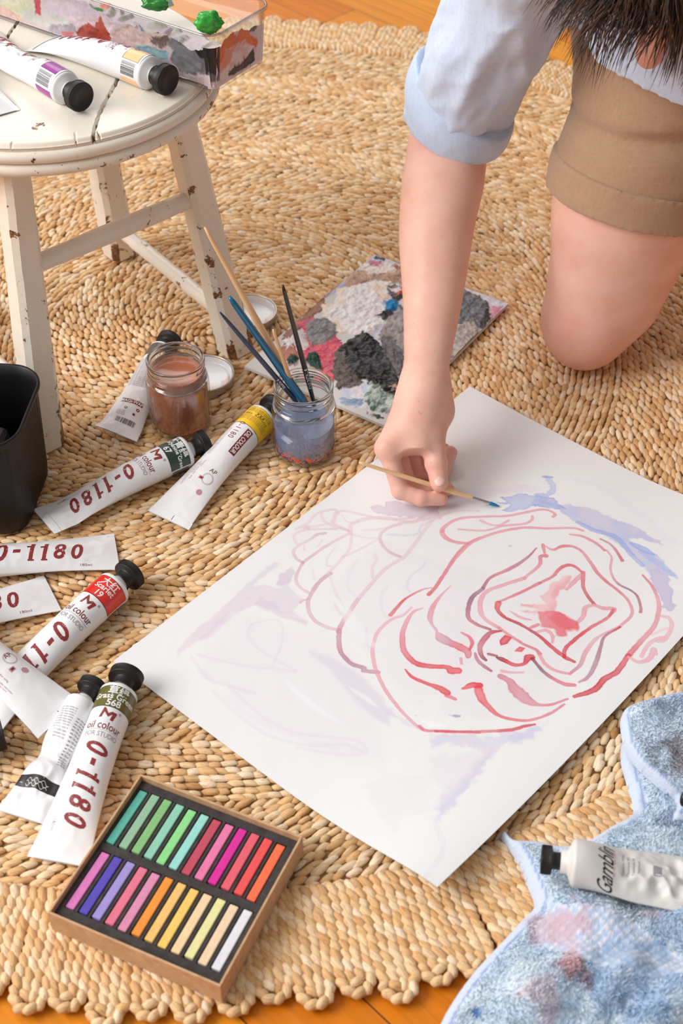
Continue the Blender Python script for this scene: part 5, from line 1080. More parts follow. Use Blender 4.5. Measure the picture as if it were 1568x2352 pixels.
def cloth_piece(name, outline, zb, ridges, amp, seed, stains_and_shade, waffle=None, thick=.010, hem=.009, smooth_edge=True):
    P = catmull(px2(outline, zb)[list(range(len(outline) // 2)) + [0]], 5)[:-1]; lo, hi = P.min(0) - .004, P.max(0) + .004; st = .0021
    X, Y = np.meshgrid(np.arange(lo[0], hi[0], st), np.arange(lo[1], hi[1], st), indexing='ij'); sd = in_poly(X, Y, P)
    # pull the border samples onto the outline so the edge is clean
    gx, gy = np.gradient(sd, st); gl = np.hypot(gx, gy) + 1e-9; near = (sd < 0) & (sd > -st * 1.45); X = np.where(near, X - gx / gl * sd, X); Y = np.where(near, Y - gy / gl * sd, Y)
    keep = sd > -st * 1.45; sd = np.maximum(sd, 0)
    Z0 = np.stack([X, Y, 0 * X + seed], -1)
    lowf = fnoise(Z0 * [9, 9, 1], 2); z = zb + thick * np.sqrt(np.clip(1 - (1 - np.clip(sd / .006, 0, 1)) ** 2, 0, 1)) + amp * ss(.0, .07, sd) * ss(.30, .75, lowf) + .011 * ss(0, .05, sd) * (np.abs(fnoise(Z0 * [15, 9, 1] + 15, 2) - .5) * 2) ** 1.3 + .006 * ss(0, .03, sd) * (np.abs(fnoise(Z0 * [26, 14, 1] + 5, 2) - .5) * 2)
    for pts, h, w in ridges: z = z + h * np.exp(-(pdist(X, Y, px2(pts, zb + .01)) / w) ** 2) * ss(0, .02, sd)
    V = np.stack([X - TWO[0], Y - TWO[1], z], -1)
    n0, n1 = X.shape; F = grid(n0, n1); K = keep.reshape(-1)[F].all(1); F = F[K]
    # colours
    f = fnoise(Z0 * [40, 40, 1], 3)[..., None]; c = np.array(S(186, 207, 228)) * (1 - f) + np.array(S(222, 231, 240)) * f
    hemm = (sd < hem); c[hemm] = S(206, 217, 237); line = np.abs(sd - hem) < .0011; c[line] = S(150, 172, 210)
    wf_ = np.zeros(X.shape)
    if waffle is not None:
        wf_ = ss(0, .004, in_poly(X, Y, px2(waffle, zb + .012))); a = (X * .8 + Y * .6); b = (-X * .6 + Y * .8); gr = (np.sin(a * 2 * np.pi / .0062) > -.35) & (np.sin(b * 2 * np.pi / .0062) > -.35)
        wc = np.where(gr[..., None], S(228, 229, 240), S(184, 202, 230)); c = c * (1 - wf_[..., None]) + wc * wf_[..., None]; V[..., 2] += wf_ * np.where(gr, .0008, -.0006)
    for (a, b, r, col, al) in stains_and_shade:
        q = at(a, b, zb + .012)[:2]; d = np.hypot(X - q[0], Y - q[1]) / r + 2.2 * (fnoise(Z0 * [90, 90, 1] + a, 3) - .5); k = (al * (1 - ss(.3, 1, d)))[..., None]; c = c * (1 - k) + np.array(col) * k
    Vf = V.reshape(-1, 3); Cf = c.reshape(-1, 3)
    # underside
    used = np.unique(F); remap = -np.ones(len(Vf), int); remap[used] = np.arange(len(used)); F = remap[F]; Vu = Vf[used]; Cu = Cf[used]
    Vb = Vu.copy(); Vb[:, 2] = np.maximum(zb - .0005, Vu[:, 2] - thick * 1.3 - .0 * Vu[:, 2]); m = len(Vu)
    E = np.concatenate([F[:, [0, 1]], F[:, [1, 2]], F[:, [2, 3]], F[:, [3, 0]]]); ek = E[:, 0] * m + E[:, 1]; rk = E[:, 1] * m + E[:, 0]; bd = E[~np.isin(ek, rk)]
    FB = np.stack([bd[:, 1], bd[:, 0], bd[:, 0] + m, bd[:, 1] + m], 1)
    obj(name, mesh_data(name, np.r_[Vu, Vb], [np.r_[F, F[:, ::-1] + m, FB]], col=np.r_[Cu, Cu]), TOWM, towel)
    sdu = sd.reshape(-1)[used]; wfu = wf_.reshape(-1)[used]; return Vu, Cu, (sdu > hem + .0015) & (wfu < .3)
TOWM = NT('terry_cotton', .95, sheen=.4, spec=.1); TOWM.base(TOWM.attr()); TOWM.bump(TOWM.noise(TOWM.coord(), 420, 3, .6), .7, .0018); TOWM = TOWM.m
brn, gry, pnk, dbl = S(150, 96, 92), S(96, 104, 120), S(206, 168, 176), S(60, 130, 196)
low = (1568, 1620, 1500, 1640, 1440, 1680, 1424, 1740, 1440, 1810, 1452, 1872, 1400, 1905, 1345, 1938, 1290, 1950, 1225, 1938, 1180, 1936, 1160, 1916, 1148, 1924, 1168, 1952, 1192, 1990, 1212, 2040, 1226, 2085, 1195, 2120, 1150, 2170, 1095, 2228, 1048, 2290, 1012, 2352, 990, 2420, 1000, 2600, 1850, 2620, 1860, 1640)
P1_ = cloth_piece('cloth', low, .0005, [((1170, 1940, 1230, 2030, 1262, 2060), .010, .012), ((1262, 2060, 1200, 2110, 1090, 2230, 1030, 2340), .006, .016), ((1330, 2110, 1440, 2160, 1568, 2150), .020, .022), ((1230, 2300, 1350, 2260, 1500, 2300, 1620, 2280), .026, .030), ((1470, 2400, 1568, 2330, 1660, 2300), .020, .02), ((1400, 1940, 1500, 1960, 1600, 1990), .014, .02), ((1370, 2360, 1395, 2300, 1440, 2250), .012, .012)], .022, 3,
    [(1318, 2255, .020, brn, .75), (1290, 2240, .014, pnk, .8), (1300, 2150, .022, pnk, .7), (1470, 2130, .014, pnk, .6), (1240, 2130, .018, pnk, .5), (1088, 2335, .006, dbl, .8), (1450, 2300, .05, S(120, 158, 196), .6), (1530, 1900, .03, S(120, 140, 170), .5), (1530, 2160, .03, S(130, 160, 194), .4), (1240, 2330, .02, pnk, .4)],  # paint stains, darker bluish patches, and the fold valley's shade painted in
    waffle=(1262, 2080, 1300, 2105, 1400, 2120, 1480, 2170, 1568, 2220, 1700, 2270, 1700, 2330, 1568, 2300, 1440, 2290, 1330, 2240, 1230, 2180, 1215, 2130))
P2_ = cloth_piece('folded_flap', (1426, 1690, 1424, 1655, 1440, 1632, 1500, 1612, 1568, 1597, 1700, 1570, 1860, 1560, 1860, 1900, 1700, 1900, 1560, 1900, 1540, 1885, 1550, 1860, 1535, 1832, 1500, 1800, 1462, 1765, 1436, 1725), .020, [((1490, 1660, 1530, 1700, 1600, 1690), .012, .02), ((1440, 1650, 1500, 1625, 1600, 1610), .006, .012)], .016, 8,
    [(1545, 1765, .030, gry, .42), (1560, 1745, .018, brn, .35), (1500, 1700, .02, S(176, 186, 206), .4), (1568, 1640, .03, S(130, 160, 200), .4)], thick=.012, hem=.006)  # grey and brown paint stains, two darker bluish patches
tr2 = np.random.default_rng(23); BV, BF, BC2 = [], [], []; nb = 0
for (Vu, Cu, ok), dens in ((P1_, 3.4), (P2_, 4.2)):
    id_ = np.nonzero(ok)[0]; px_, py_ = proj(Vu[id_] + [TWO[0], TWO[1], 0]); id_ = id_[(px_ < 2250) & (py_ < 2560)]; n = int(len(id_) * dens); s = id_[tr2.integers(0, len(id_), n)]
    base = Vu[s] + np.c_[tr2.uniform(-.0013, .0013, (n, 2)), np.full(n, -.0003)]; an = 2 * np.pi * fnoise(base * 30 + 4, 2) * 2; h = tr2.uniform(.0020, .0042, n)
    lean = np.stack([np.cos(an), np.sin(an), 0 * an], 1) * .6 + tr2.normal(0, .35, (n, 3)); lean[:, 2] = tr2.uniform(.5, 1.0, n); lean /= np.linalg.norm(lean, axis=1)[:, None]
    sd_ = np.cross(lean, tr2.normal(0, 1, (n, 3))); sd_ /= np.linalg.norm(sd_, axis=1)[:, None]; w = .00042
    q = np.stack([base - sd_ * w, base + sd_ * w, base + lean * h[:, None] + sd_ * w * .8, base + lean * h[:, None] - sd_ * w * .8], 1).reshape(-1, 3)
    BV.append(q); BF.append(np.arange(n * 4).reshape(-1, 4) + nb); nb += n * 4; c = np.clip(Cu[s] * tr2.uniform(.92, 1.22, (n, 1)) + .02, 0, .9); BC2.append(np.repeat(c, 4, 0))
PILE = NT('terry_pile', .95, sheen=.3, spec=.1); PILE.base(PILE.attr())
tag(obj('terry_pile', mesh_data('terry_pile', np.concatenate(BV), [np.concatenate(BF)], col=np.concatenate(BC2), smooth=False), PILE.m, towel), kind='stuff')
def deco_n(mb, T):
    V, F = text_tris('Gamblin', .0130, .0, .45, .0025, .92); mb.add(T.P(-.008 + V[:, 0] * 1.15, .0250 - V[:, 1] * 1.5, .0003), F, 5)
    V, F = text_tris('ARTIST OIL COLORS', .0030, 0, 0, .002); mb.add(T.P(.000 + V[:, 0], .0325 - V[:, 1], .0003), F, 6)
    for i in range(4): V, F = text_tris('Titanium White'[: 14 - i * 2], .0034, 0, 0, .002); mb.add(T.P(V[:, 0], .0400 + i * .0045 - V[:, 1], .0003), F, 3)
    a, b = np.meshgrid(np.linspace(-.005, .004, 6), np.linspace(.066, .073, 5), indexing='ij'); mb.add(T.P(a, b, .0003).reshape(-1, 3), grid(6, 5), 3)
GW = NT('off_white_tube_skin', .42, color=(.72, .70, .68)).m
build_tube('paint_tube', None, None, Tube(None, .0205, 1.3, 0, .0120, 71, squash=.58, wave=.002), deco_n, 'battered white tube with handwritten style script, lying on the blue towel', None, xyz=(at(1318, 2003, .036), at(1770, 2062, .036)), base=.029, tilt=.035, body_mat=GW, mats=MT(S(90, 90, 90)), capr=.0135)
V, F = cap_mesh(.0150); V = V[:, [2, 1, 0]] * [1, 1, 1]
q = at(1572, 1822, .045); o = obj('tube_cap', mesh_data('tube_cap', V, F[0:1]), BLACK_CAP, None, (q[0], q[1], .040)); o.rotation_euler = (1.2, 0, .8); tag(o, 'loose black cap half in frame on the folded towel', 'tube cap')
# ================================================================== implicit surfaces -> continuous quad mesh (sparse surface nets)
def seg(P, A, B, ra, rb):
    A, B = np.asarray(A, float), np.asarray(B, float); d = B - A; t = np.clip(((P - A) @ d) / (d @ d), 0, 1)
    q = P - A - t[..., None] * d; return np.sqrt((q * q).sum(-1)) - (ra + (rb - ra) * t)
def ell(P, C, R, M=None):
    q = P - C
    if M is not None: q = q @ M.T
    k = np.sqrt(((q / R) ** 2).sum(-1)); g = np.sqrt(((q / np.square(R)) ** 2).sum(-1)) + 1e-9; return k * (k - 1) / g
def smin(a, b, k):
    h = np.clip(.5 + .5 * (b - a) / k, 0, 1); return b * (1 - h) + a * h - k * h * (1 - h)
def nets(f, lo, hi, h, B=14):
    lo = np.asarray(lo, float); n = np.ceil((np.asarray(hi) - lo) / h / B).astype(int)
    bi = np.stack(np.meshgrid(*[np.arange(k) for k in n], indexing='ij'), -1).reshape(-1, 3)
    c = lo + (bi * B + B / 2) * h; d = f(c); bi = bi[np.abs(d) < B * h * .5 * 1.7321 * 1.25 + 3 * h]
    g = np.arange(-1, B + 1); G = np.stack(np.meshgrid(g, g, g, indexing='ij'), -1); N = n * B + 4
    key = lambda I: ((I[..., 0] + 1) * N[1] + (I[..., 1] + 1)) * N[2] + (I[..., 2] + 1)
    CK, CV, QF = [], [], []
    for b in bi:
        I = G + b * B; D = f((lo + I * h).reshape(-1, 3)).reshape(B + 2, B + 2, B + 2)
        if D.min() > 0 or D.max() < 0: continue
        m = B + 1; acc = np.zeros((m, m, m, 3)); cnt = np.zeros((m, m, m))
        cs = [(i, j, k) for i in (0, 1) for j in (0, 1) for k in (0, 1)]
        for a in range(8):
            for e in range(a + 1, 8):
                p, q = cs[a], cs[e]
                if sum(x != y for x, y in zip(p, q)) != 1: continue
                da = D[p[0]:p[0] + m, p[1]:p[1] + m, p[2]:p[2] + m]; db = D[q[0]:q[0] + m, q[1]:q[1] + m, q[2]:q[2] + m]
                s = (da < 0) != (db < 0); t = np.where(s, da / (da - db + 1e-20), 0)
                for ax in range(3): acc[..., ax] += s * (p[ax] + t * (q[ax] - p[ax]))
                cnt += s
        on = cnt > 0; ii = I[:m, :m, :m][on]; CK.append(key(ii)); CV.append(lo + (ii + acc[on] / cnt[on][:, None]) * h)
        J = I[1:-1, 1:-1, 1:-1]; d0 = D[1:-1, 1:-1, 1:-1]
        for ax in range(3):
            sl = [slice(1, -1)] * 3; sl[ax] = slice(2, None); d1 = D[tuple(sl)]; s = (d0 < 0) != (d1 < 0)
            if not s.any(): continue
            c0 = J[s]; u, v = [k for k in range(3) if k != ax]; eu = np.eye(3, dtype=int)[u]; ev = np.eye(3, dtype=int)[v]
            q = np.stack([key(c0 - eu - ev), key(c0 - ev), key(c0), key(c0 - eu)], -1); fl = (d0[s] < 0) ^ (ax == 1); q[~fl] = q[~fl][:, ::-1]; QF.append(q)
    CK = np.concatenate(CK); CV = np.concatenate(CV); QF = np.concatenate(QF); uk, ix = np.unique(CK, return_index=True)
    F = np.searchsorted(uk, QF); ok = (uk[np.clip(F, 0, len(uk) - 1)] == QF).all(1); return CV[ix], F[ok]
def relax(V, F, it=2, lam=.5):
    for _ in range(it):
        S_ = np.zeros_like(V); C = np.zeros(len(V))
        for a in range(4):
            for b in ((a + 1) % 4, (a - 1) % 4): np.add.at(S_, F[:, a], V[F[:, b]]); np.add.at(C, F[:, a], 1)
        V = V + lam * (S_ / np.maximum(C, 1)[:, None] - V)
    return V

# ================================================================== the painter
WR = at(973, 900, .100); EL = at(1030, 318, .262)
sh_dir = None
for z_ in np.linspace(.30, .75, 90):
    c = at(1225, -150, z_)
    if abs(np.linalg.norm(c - EL) - .285) < .006: sh_dir = c
RS = sh_dir; print('elbow', EL, 'shoulder', RS, 'forearm', np.linalg.norm(WR - EL))
KN = np.array([.307, 1.452, .052])
HIP = KN + np.array([.105, .205, .335]); HIP = at(1562, 90, .40)
print('hip', HIP, 'thigh', np.linalg.norm(HIP - KN))
LHIP = HIP + [.19, -.03, .01]; PEL = (HIP + LHIP) / 2 + [0, .03, .05]
LS = RS + np.array([.33, -.09, .03]); CH = (RS + LS) / 2 + [.04, .06, .0]; NK = (RS + LS) / 2 + [.0, -.03, .03]
HD = atd(1582, -148, 1.38)
hf = np.array([-.26, -.46, -.85]); hf /= np.linalg.norm(hf); hu = np.array([-.10, -.85, .50]); hu -= hf * (hu @ hf); hu /= np.linalg.norm(hu); hr = np.cross(hf, hu)
HM = np.stack([hr, hf, hu])                    # rows: head axes
print('head', HD, 'neck', NK, 'dist', np.linalg.norm(HD - NK))
hp = lambda x, y, z: HD + hr * x + hf * y + hu * z
# ---- right hand
fx = lambda px, py, z: at(px, py, z)
MC = {'i': fx(889, 1030, .064), 'm': fx(905, 1012, .058), 'r': fx(930, 1008, .048), 'p': fx(958, 1004, .040)}
FING = [
    [(MC['i'], .0112), (fx(919, 1127, .026), .0096), (fx(966, 1144, .021), .0086), (fx(1013, 1146, .017), .0078)],
    [(MC['m'], .0105), (fx(938, 1112, .014), .0094), (fx(990, 1128, .011), .0086), (fx(1028, 1124, .010), .0076)],
    [(MC['r'], .0105), (fx(956, 1092, .012), .0092), (fx(1012, 1090, .011), .0090), (fx(1033, 1040, .018), .0086)],
    [(MC['p'], .0095), (fx(975, 1062, .010), .0082), (fx(1005, 1058, .009), .0076), (fx(1020, 1030, .013), .0066)],
]
TH = [(fx(1006, 938, .082), .0170), (fx(994, 1000, .070), .0135), (fx(1001, 1064, .050), .0114), (fx(1008, 1108, .037), .0106)]
def palm(P):
    d = seg(P, WR + [0, 0, .004], fx(948, 965, .080), .0235, .0215)
    for k, r in (('i', .0150), ('m', .0155), ('r', .0150), ('p', .0135)): d = smin(d, seg(P, fx(960, 930, .086), MC[k], .0195, r), .010)
    d = smin(d, seg(P, fx(990, 915, .088), fx(1006, 950, .074), .0205, .0175), .012)
    return d
def fingers(P):
    D = None
    for ch in FING:
        d = None
        for (a, ra), (b, rb) in zip(ch[:-1], ch[1:]):
            s = seg(P, a, b, ra, rb); d = s if d is None else smin(d, s, .0025)
        for j in (1, 2): d = smin(d, np.sqrt(((P - ch[j][0]) ** 2).sum(-1)) - ch[j][1] * 1.03, .003)
        D = d if D is None else smin(D, d, .0012)
    d = None
    for (a, ra), (b, rb) in zip(TH[:-1], TH[1:]):
        s = seg(P, a, b, ra, rb); d = s if d is None else smin(d, s, .005)
    # fuller thumb pad and knuckle
    d = smin(d, np.sqrt(((P - TH[2][0]) ** 2).sum(-1)) - .0121, .004)
    return D, d
fo_ax = (EL - WR) / np.linalg.norm(EL - WR)
def forearm(P):
    L_ = np.linalg.norm(EL - WR); q = P - WR; t = q @ fo_ax; tt = np.clip(t / L_, -.3, 1.15); r = q - t[..., None] * fo_ax
    a = np.interp(tt, [-.30, -.12, 0, .12, .3, .55, .8, .95, 1.12], [.0100, .0215, .0250, .0262, .0325, .0420, .0485, .0482, .0440]); b = a * np.interp(tt, [0, .2, .6], [.80, .84, .94])
    ax = np.array([1, 0, 0]) - fo_ax * fo_ax[0]; ax /= np.linalg.norm(ax); bx_ = np.cross(fo_ax, ax)
    # gentle belly of the muscle towards the left
    x = r @ ax + .004 * np.exp(-((tt - .62) / .2) ** 2); y = r @ bx_
    k = np.sqrt((x / a) ** 2 + (y / b) ** 2); d = (k - 1) * np.minimum(a, b)
    return np.maximum(d, np.maximum(t - L_ * 1.12, -t - L_ * .22))
def f_hand(P):
    a = smin(palm(P), forearm(P), .020); F_, T_ = fingers(P)
    a = smin(a, T_, .008); b = smin(a, F_, .0045)
    # creases: thumb knuckle
    cr = np.exp(-((seg(P, TH[2][0] + [-.013, -.001, .010], TH[2][0] + [.013, -.001, .010], .0, .0)) / .0014) ** 2) * .0012
    cr = cr + np.exp(-((seg(P, TH[2][0] + [-.011, -.0045, .010], TH[2][0] + [.011, -.004, .010], .0, .0)) / .0012) ** 2) * .0010
    return b + cr
def f_body(P):
    d = seg(P, EL, RS, .040, .046); d = smin(d, seg(P, RS, (RS + CH) / 2 + [.02, .02, .02], .055, .075), .04)
    d = smin(d, seg(P, CH, PEL, .105, .110), .05); d = smin(d, seg(P, CH + [-.04, .03, .01], CH + [.10, -.02, 0], .10, .10), .05); d = smin(d, seg(P, NK, hp(0, -.04, -.05), .056, .052), .03)
    d = smin(d, seg(P, LS, CH, .062, .09), .04); LEb = LS + [.07, -.02, -.27]; d = smin(d, seg(P, LS, LEb, .055, .045), .02)
    lh = np.array([.64, 1.22, .03]); d = smin(d, seg(P, LEb, lh, .043, .026), .01)
    d = smin(d, ell(P, lh + [0, -.04, -.005], np.array([.042, .055, .014])), .015)
    for k in range(5): a_ = -1.9 + .32 * k if k < 4 else -.35; o = lh + [-.030 + .020 * k if k < 4 else .035, -.075 if k < 4 else -.03, -.010]; d = smin(d, seg(P, o, o + np.array([math.cos(a_) * .3, math.sin(a_), -.06]) * (.06 if k < 4 else .045), .010, .0075), .004)
    # legs
    for H_, K_, s_ in ((HIP, KN, 1), (LHIP, KN + [.225, -.015, 0], -1)):
        mid = H_ * .45 + K_ * .55
        t1 = seg(P, H_, mid, .080, .080); t2 = seg(P, mid, K_ + [0, .006, .02], .083, .0565); L_ = smin(t1, t2, .03)
        L_ = smin(L_, ell(P, K_ + [-.002, -.010, .004], np.array([.0500, .046, .055])), .022)       # knee cap
        L_ = smin(L_, seg(P, mid + [.036, .010, .01], K_ + [.042, .004, .040], .066, .046), .03)
        AN_ = K_ + [.07, .37, -.002]; L_ = smin(L_, seg(P, K_ + [.008, .04, .006], K_ + [.035, .17, .012], .052, .057), .02); L_ = smin(L_, seg(P, K_ + [.035, .17, .012], AN_, .057, .034), .02)
        L_ = smin(L_, seg(P, AN_, AN_ + [.02, .13, -.018], .036, .022), .02); d = smin(d, L_, .02)
    # head
    q = (P - HD) @ HM.T; X, Y, Z = q[..., 0], q[..., 1], q[..., 2]
    h = ell(q, np.array([0, -.012, .020]), np.array([.076, .094, .092])); h = smin(h, ell(q, np.array([0, .018, -.045]), np.array([.058, .066, .078])), .035)
    h = smin(h, ell(q, np.array([0, .062, -.098]), np.array([.028, .024, .020])), .02)
    h = smin(h, seg(q, np.array([0, .090, .004]), np.array([0, .112, -.034]), .0085, .0145), .010); h = smin(h, ell(q, np.array([0, .100, -.040]), np.array([.018, .014, .010])), .008)
    h = smin(h, ell(q, np.array([0, .083, -.068]), np.array([.024, .012, .0065])), .006); h = smin(h, ell(q, np.array([0, .080, -.078]), np.array([.021, .012, .0065])), .005)
    for s in (-1, 1):
        h = -smin(-h, ell(q, np.array([s * .031, .094, .004]), np.array([.018, .016, .012])), .010); h = smin(h, ell(q, np.array([s * .031, .076, .003]), np.array([.0125, .0125, .0115])), .003)
        h = smin(h, ell(q, np.array([s * .030, .086, .022]), np.array([.026, .010, .007])), .008); h = smin(h, ell(q, np.array([s * .082, -.008, -.004]), np.array([.008, .019, .031])), .006)
    return smin(d, h, .012)
V1, F1 = nets(f_hand, np.minimum.reduce([WR, EL, fx(880, 1150, 0)]) - [.07, .05, .02], np.maximum.reduce([WR, EL, fx(1040, 900, .1)]) + [.07, .06, .07], .0016)
V1[:, 2] = np.maximum(V1[:, 2], .0016); V1 = relax(V1, F1, 2, .4)
V2, F2 = nets(f_body, [-.05, .95, -.03], [.90, 2.25, .95], .0045); V2 = relax(V2, F2, 3, .5)
print('body verts', len(V1), len(V2))
SK = NT('skin', .48, sss=.12, spec=.35); SK.b.inputs['Subsurface Radius'].default_value = (.012, .005, .003)
co = SK.coord(); mott = SK.noise(co, 26, 4, .6); c1 = SK.ramp(mott, [(.30, S(228, 174, 155)), (.5, S(233, 184, 166)), (.72, S(237, 192, 175))])
fre = SK.ramp(SK.noise(co, 210, 1, .4), [(.765, g1(0)), (.79, g1(.35))]); c1 = SK.mix(fre, c1, S(188, 112, 88)); SK.base(SK.mix(1.0, c1, SK.attr('flush'), 'MULTIPLY')); SK.bump(SK.noise(SK.coord((1, 1, .35)), 700, 3), .10, .0006)
VB = np.r_[V1, V2]; fl = np.ones((len(VB), 3)); red = np.zeros(len(VB))
for ch in FING + [TH]:
    for j, (p, r) in enumerate(ch): red = np.maximum(red, (.55 if j in (0, 1) else .8) * np.exp(-(np.linalg.norm(VB - p, axis=1) / .017) ** 2))
red = np.maximum(red, .75 * np.exp(-(np.linalg.norm(VB - KN - [0, -.02, .0], axis=1) / .06) ** 2)); red = np.maximum(red, .7 * np.exp(-(np.linalg.norm(VB - hp(0, .115, -.035), axis=1) / .03) ** 2)); red = np.maximum(red, .5 * np.exp(-(np.linalg.norm(VB - EL, axis=1) / .06) ** 2))
fl = 1 - red[:, None] * np.array([.04, .22, .20])
person = empty('person', (.35, 1.5, 0)); tag(person, 'kneeling person in pale blue shirt and tan shorts, leaning over to paint', 'person')
PO = np.array([.35, 1.5, 0])
obj('body', mesh_data('body', VB - PO, [np.r_[F1, F2 + len(V1)]], col=fl, cname='flush'), SK.m, person)
# nails
def nail(c, nrm, along, w, l, name='fingernail'):
    c, nrm, along = map(lambda a: np.asarray(a, float), (c, nrm, along)); nrm /= np.linalg.norm(nrm); along -= nrm * (along @ nrm); along /= np.linalg.norm(along); sd = np.cross(nrm, along)
    u, v = np.meshgrid(np.linspace(-1, 1, 17), np.linspace(-1, 1, 17), indexing='ij'); x = u * np.sqrt(1 - v * v / 2); y = v * np.sqrt(1 - u * u / 2)
    P = c + (x * w)[..., None] * sd + (y * l)[..., None] * along - ((x * w) ** 2 / .018 + .0012 * np.maximum(0, np.hypot(x, y) - .86) * 6)[..., None] * nrm
    V = (P - PO).reshape(-1, 3); obj(name, mesh_data(name, V, grid(17, 17)[:, ::-1]), NAIL, person)
NAIL = NT('nail', .38, color=S(238, 192, 180), coat=.1).m
cdir = np.array([0, 0, CAM_H]) - TH[3][0]; cdir /= np.linalg.norm(cdir); ta = TH[3][0] - TH[2][0]
nn = cdir * .95 + np.array([.05, .02, .12]); nn -= ta * (nn @ ta) / (ta @ ta); nn /= np.linalg.norm(nn)
nail(TH[3][0] - ta / np.linalg.norm(ta) * .0022 + nn * .0107, nn, ta, .0074, .0082)
ra = FING[2][3][0] - FING[2][2][0]; nr = np.array([.9, -.25, .3]); nr -= ra * (nr @ ra) / (ra @ ra); nr /= np.linalg.norm(nr); nail(FING[2][3][0] + nr * .0077, nr, ra, .0050, .0056)

print('nose px', proj(hp(0, .118, -.034)), 'chin', proj(hp(0, .07, -.11)), 'brow', proj(hp(0,.09,.03)))
# ---- clothes
def cloth_mat(name, c, c2, sc, weave=.3):
    m = NT(name, .85, sheen=.3, spec=.2); n = m.noise(m.coord((1, 1, .12)), sc, 3, .7); n2 = m.noise(m.coord((.12, 1, 1)), sc, 3, .7)
    m.base(m.mix(m.ramp(n, [(.35, g1(0)), (.65, g1(1))]), m.mix(m.ramp(n2, [(.35, g1(0)), (.65, g1(1))]), c, c2), c2)); m.bump(n, weave, .0008); return m.m
SHM = cloth_mat('pale_blue_linen', S(186, 204, 232), S(204, 217, 239), 260); SHC = cloth_mat('pale_blue_linen_inside', S(182, 204, 236), S(200, 217, 242), 300)
TRM = cloth_mat('tan_cotton', S(168, 134, 106), S(178, 145, 117), 320, .2)
up_ax = (RS - EL) / np.linalg.norm(RS - EL)
def wr(P, s, k, seed=0): return (fnoise(P * s + seed, 3) - .5) * k
def ridged(P, s, k, seed=0): return (np.abs(fnoise(P * s + seed, 2) - .5) * 2 - .3) * k
def f_sleeve(P):
    q = P - EL; t = q @ up_ax; r = np.linalg.norm(q - t[..., None] * up_ax, axis=-1); R = np.interp(t, [-.02, .03, .12, .2, .3], [.0545, .0560, .0595, .0615, .068])
    st = P - t[..., None] * up_ax * .55
    d = r - R + ridged(st, 20, .024, 2) + wr(P, 11, .014, 4) + ridged(st * [1, 1, 1.5], 42, .008, 5); return np.maximum(d * .8, .020 - t)
def f_shirt(P):
    d = f_sleeve(P); d = np.maximum(d, (P - RS) @ up_ax - .045); d = smin(d, np.sqrt(((P - RS) ** 2).sum(-1)) - .074, .02)
    b = seg(P, RS + [0, .01, .0], (RS + CH) / 2 + [.02, .02, .02], .066, .088); b = smin(b, seg(P, CH, PEL + [-.03, -.05, .02], .130, .140), .05); b = smin(b, seg(P, CH + [-.04, .03, .01], CH + [.10, -.02, 0], .112, .112), .04)
    b = smin(b, seg(P, LS, CH, .075, .105), .04); LEb = LS + [.07, -.02, -.27]; b = smin(b, seg(P, LS, LEb, .070, .064), .03)
    # loose front hanging down over the lap
    b = smin(b, ell(P, HMC, np.array([.130, .085, .100])), .05)
    b = b + ridged(P * [1, 1, .4], 11, .014, 6) + wr(P, 6, .012, 1)
    hem = HEMN @ (P - HEMP).T if P.ndim == 2 else (P - HEMP) @ HEMN
    return smin(d, np.maximum(b * .85, hem), .02)
# hem plane through three points of the hem seen in the photograph
h1, h2 = at(1345, 118, .425), at(1568, 226, .395); HMC = at(1610, 80, .43)
HEMP = h1; HEMN = np.cross(h2 - h1, np.array([-.1, 1.0, .62])); HEMN /= np.linalg.norm(HEMN); HEMN = HEMN if HEMN[2] < 0 else -HEMN
V, F = nets(f_shirt, [-.12, 1.10, .12], [.95, 2.15, .95], .0042); V = relax(V, F, 2, .5)
shirt = obj('shirt', mesh_data('shirt', V - PO, F), SHM, person); print('shirt', len(V))
# rolled cuff, slanting round the elbow
CA, CB = at(952, 268, .275), at(1165, 262, .300)
cn = up_ax * 1.0 + np.array([-.06, .05, .0]); cn /= np.linalg.norm(cn); CC = EL + up_ax * .008
cx_ax = up_ax * .8 + fo_ax * .2; cx_ax /= np.linalg.norm(cx_ax)
def f_cuff(P):
    q = P - CC; tt = q @ cn; r0 = q - (q @ cx_ax)[..., None] * cx_ax; r = np.linalg.norm(r0, axis=-1); ang = np.arctan2(r0 @ np.cross(up_ax, [0, 1.0, 0]), r0 @ np.array([0, 1.0, 0]))
    lf = np.clip((q @ np.array([-1.0, 0, 0])) / .06, -1, 1); hw = .023 + .009 * lf; c0 = .036 + .018 * lf
    R = .0685 + .002 * lf - .006 * np.clip((-(tt - c0)) / .024, 0, 1) ** 2 - .004 * np.clip((tt - c0) / .035, 0, 1) ** 2 + .0014 * np.sin(ang * 3) + .0020 * np.sin(ang * 2 + 1.0)
    d = np.minimum(np.abs(r - R + .003) - .0042, np.maximum(r - R + .002, tt - c0 - hw + np.where(lf > -.2, .011, .001))); d = d + ridged(P, 22, .0020, 9); return np.maximum(d, np.abs(tt - c0) - hw) - .001
V, F = nets(f_cuff, CC - .13, CC + .13, .0022); V = relax(V, F, 7, .5); obj('sleeve_cuff', mesh_data('sleeve_cuff', V - PO, F), SHC, shirt)
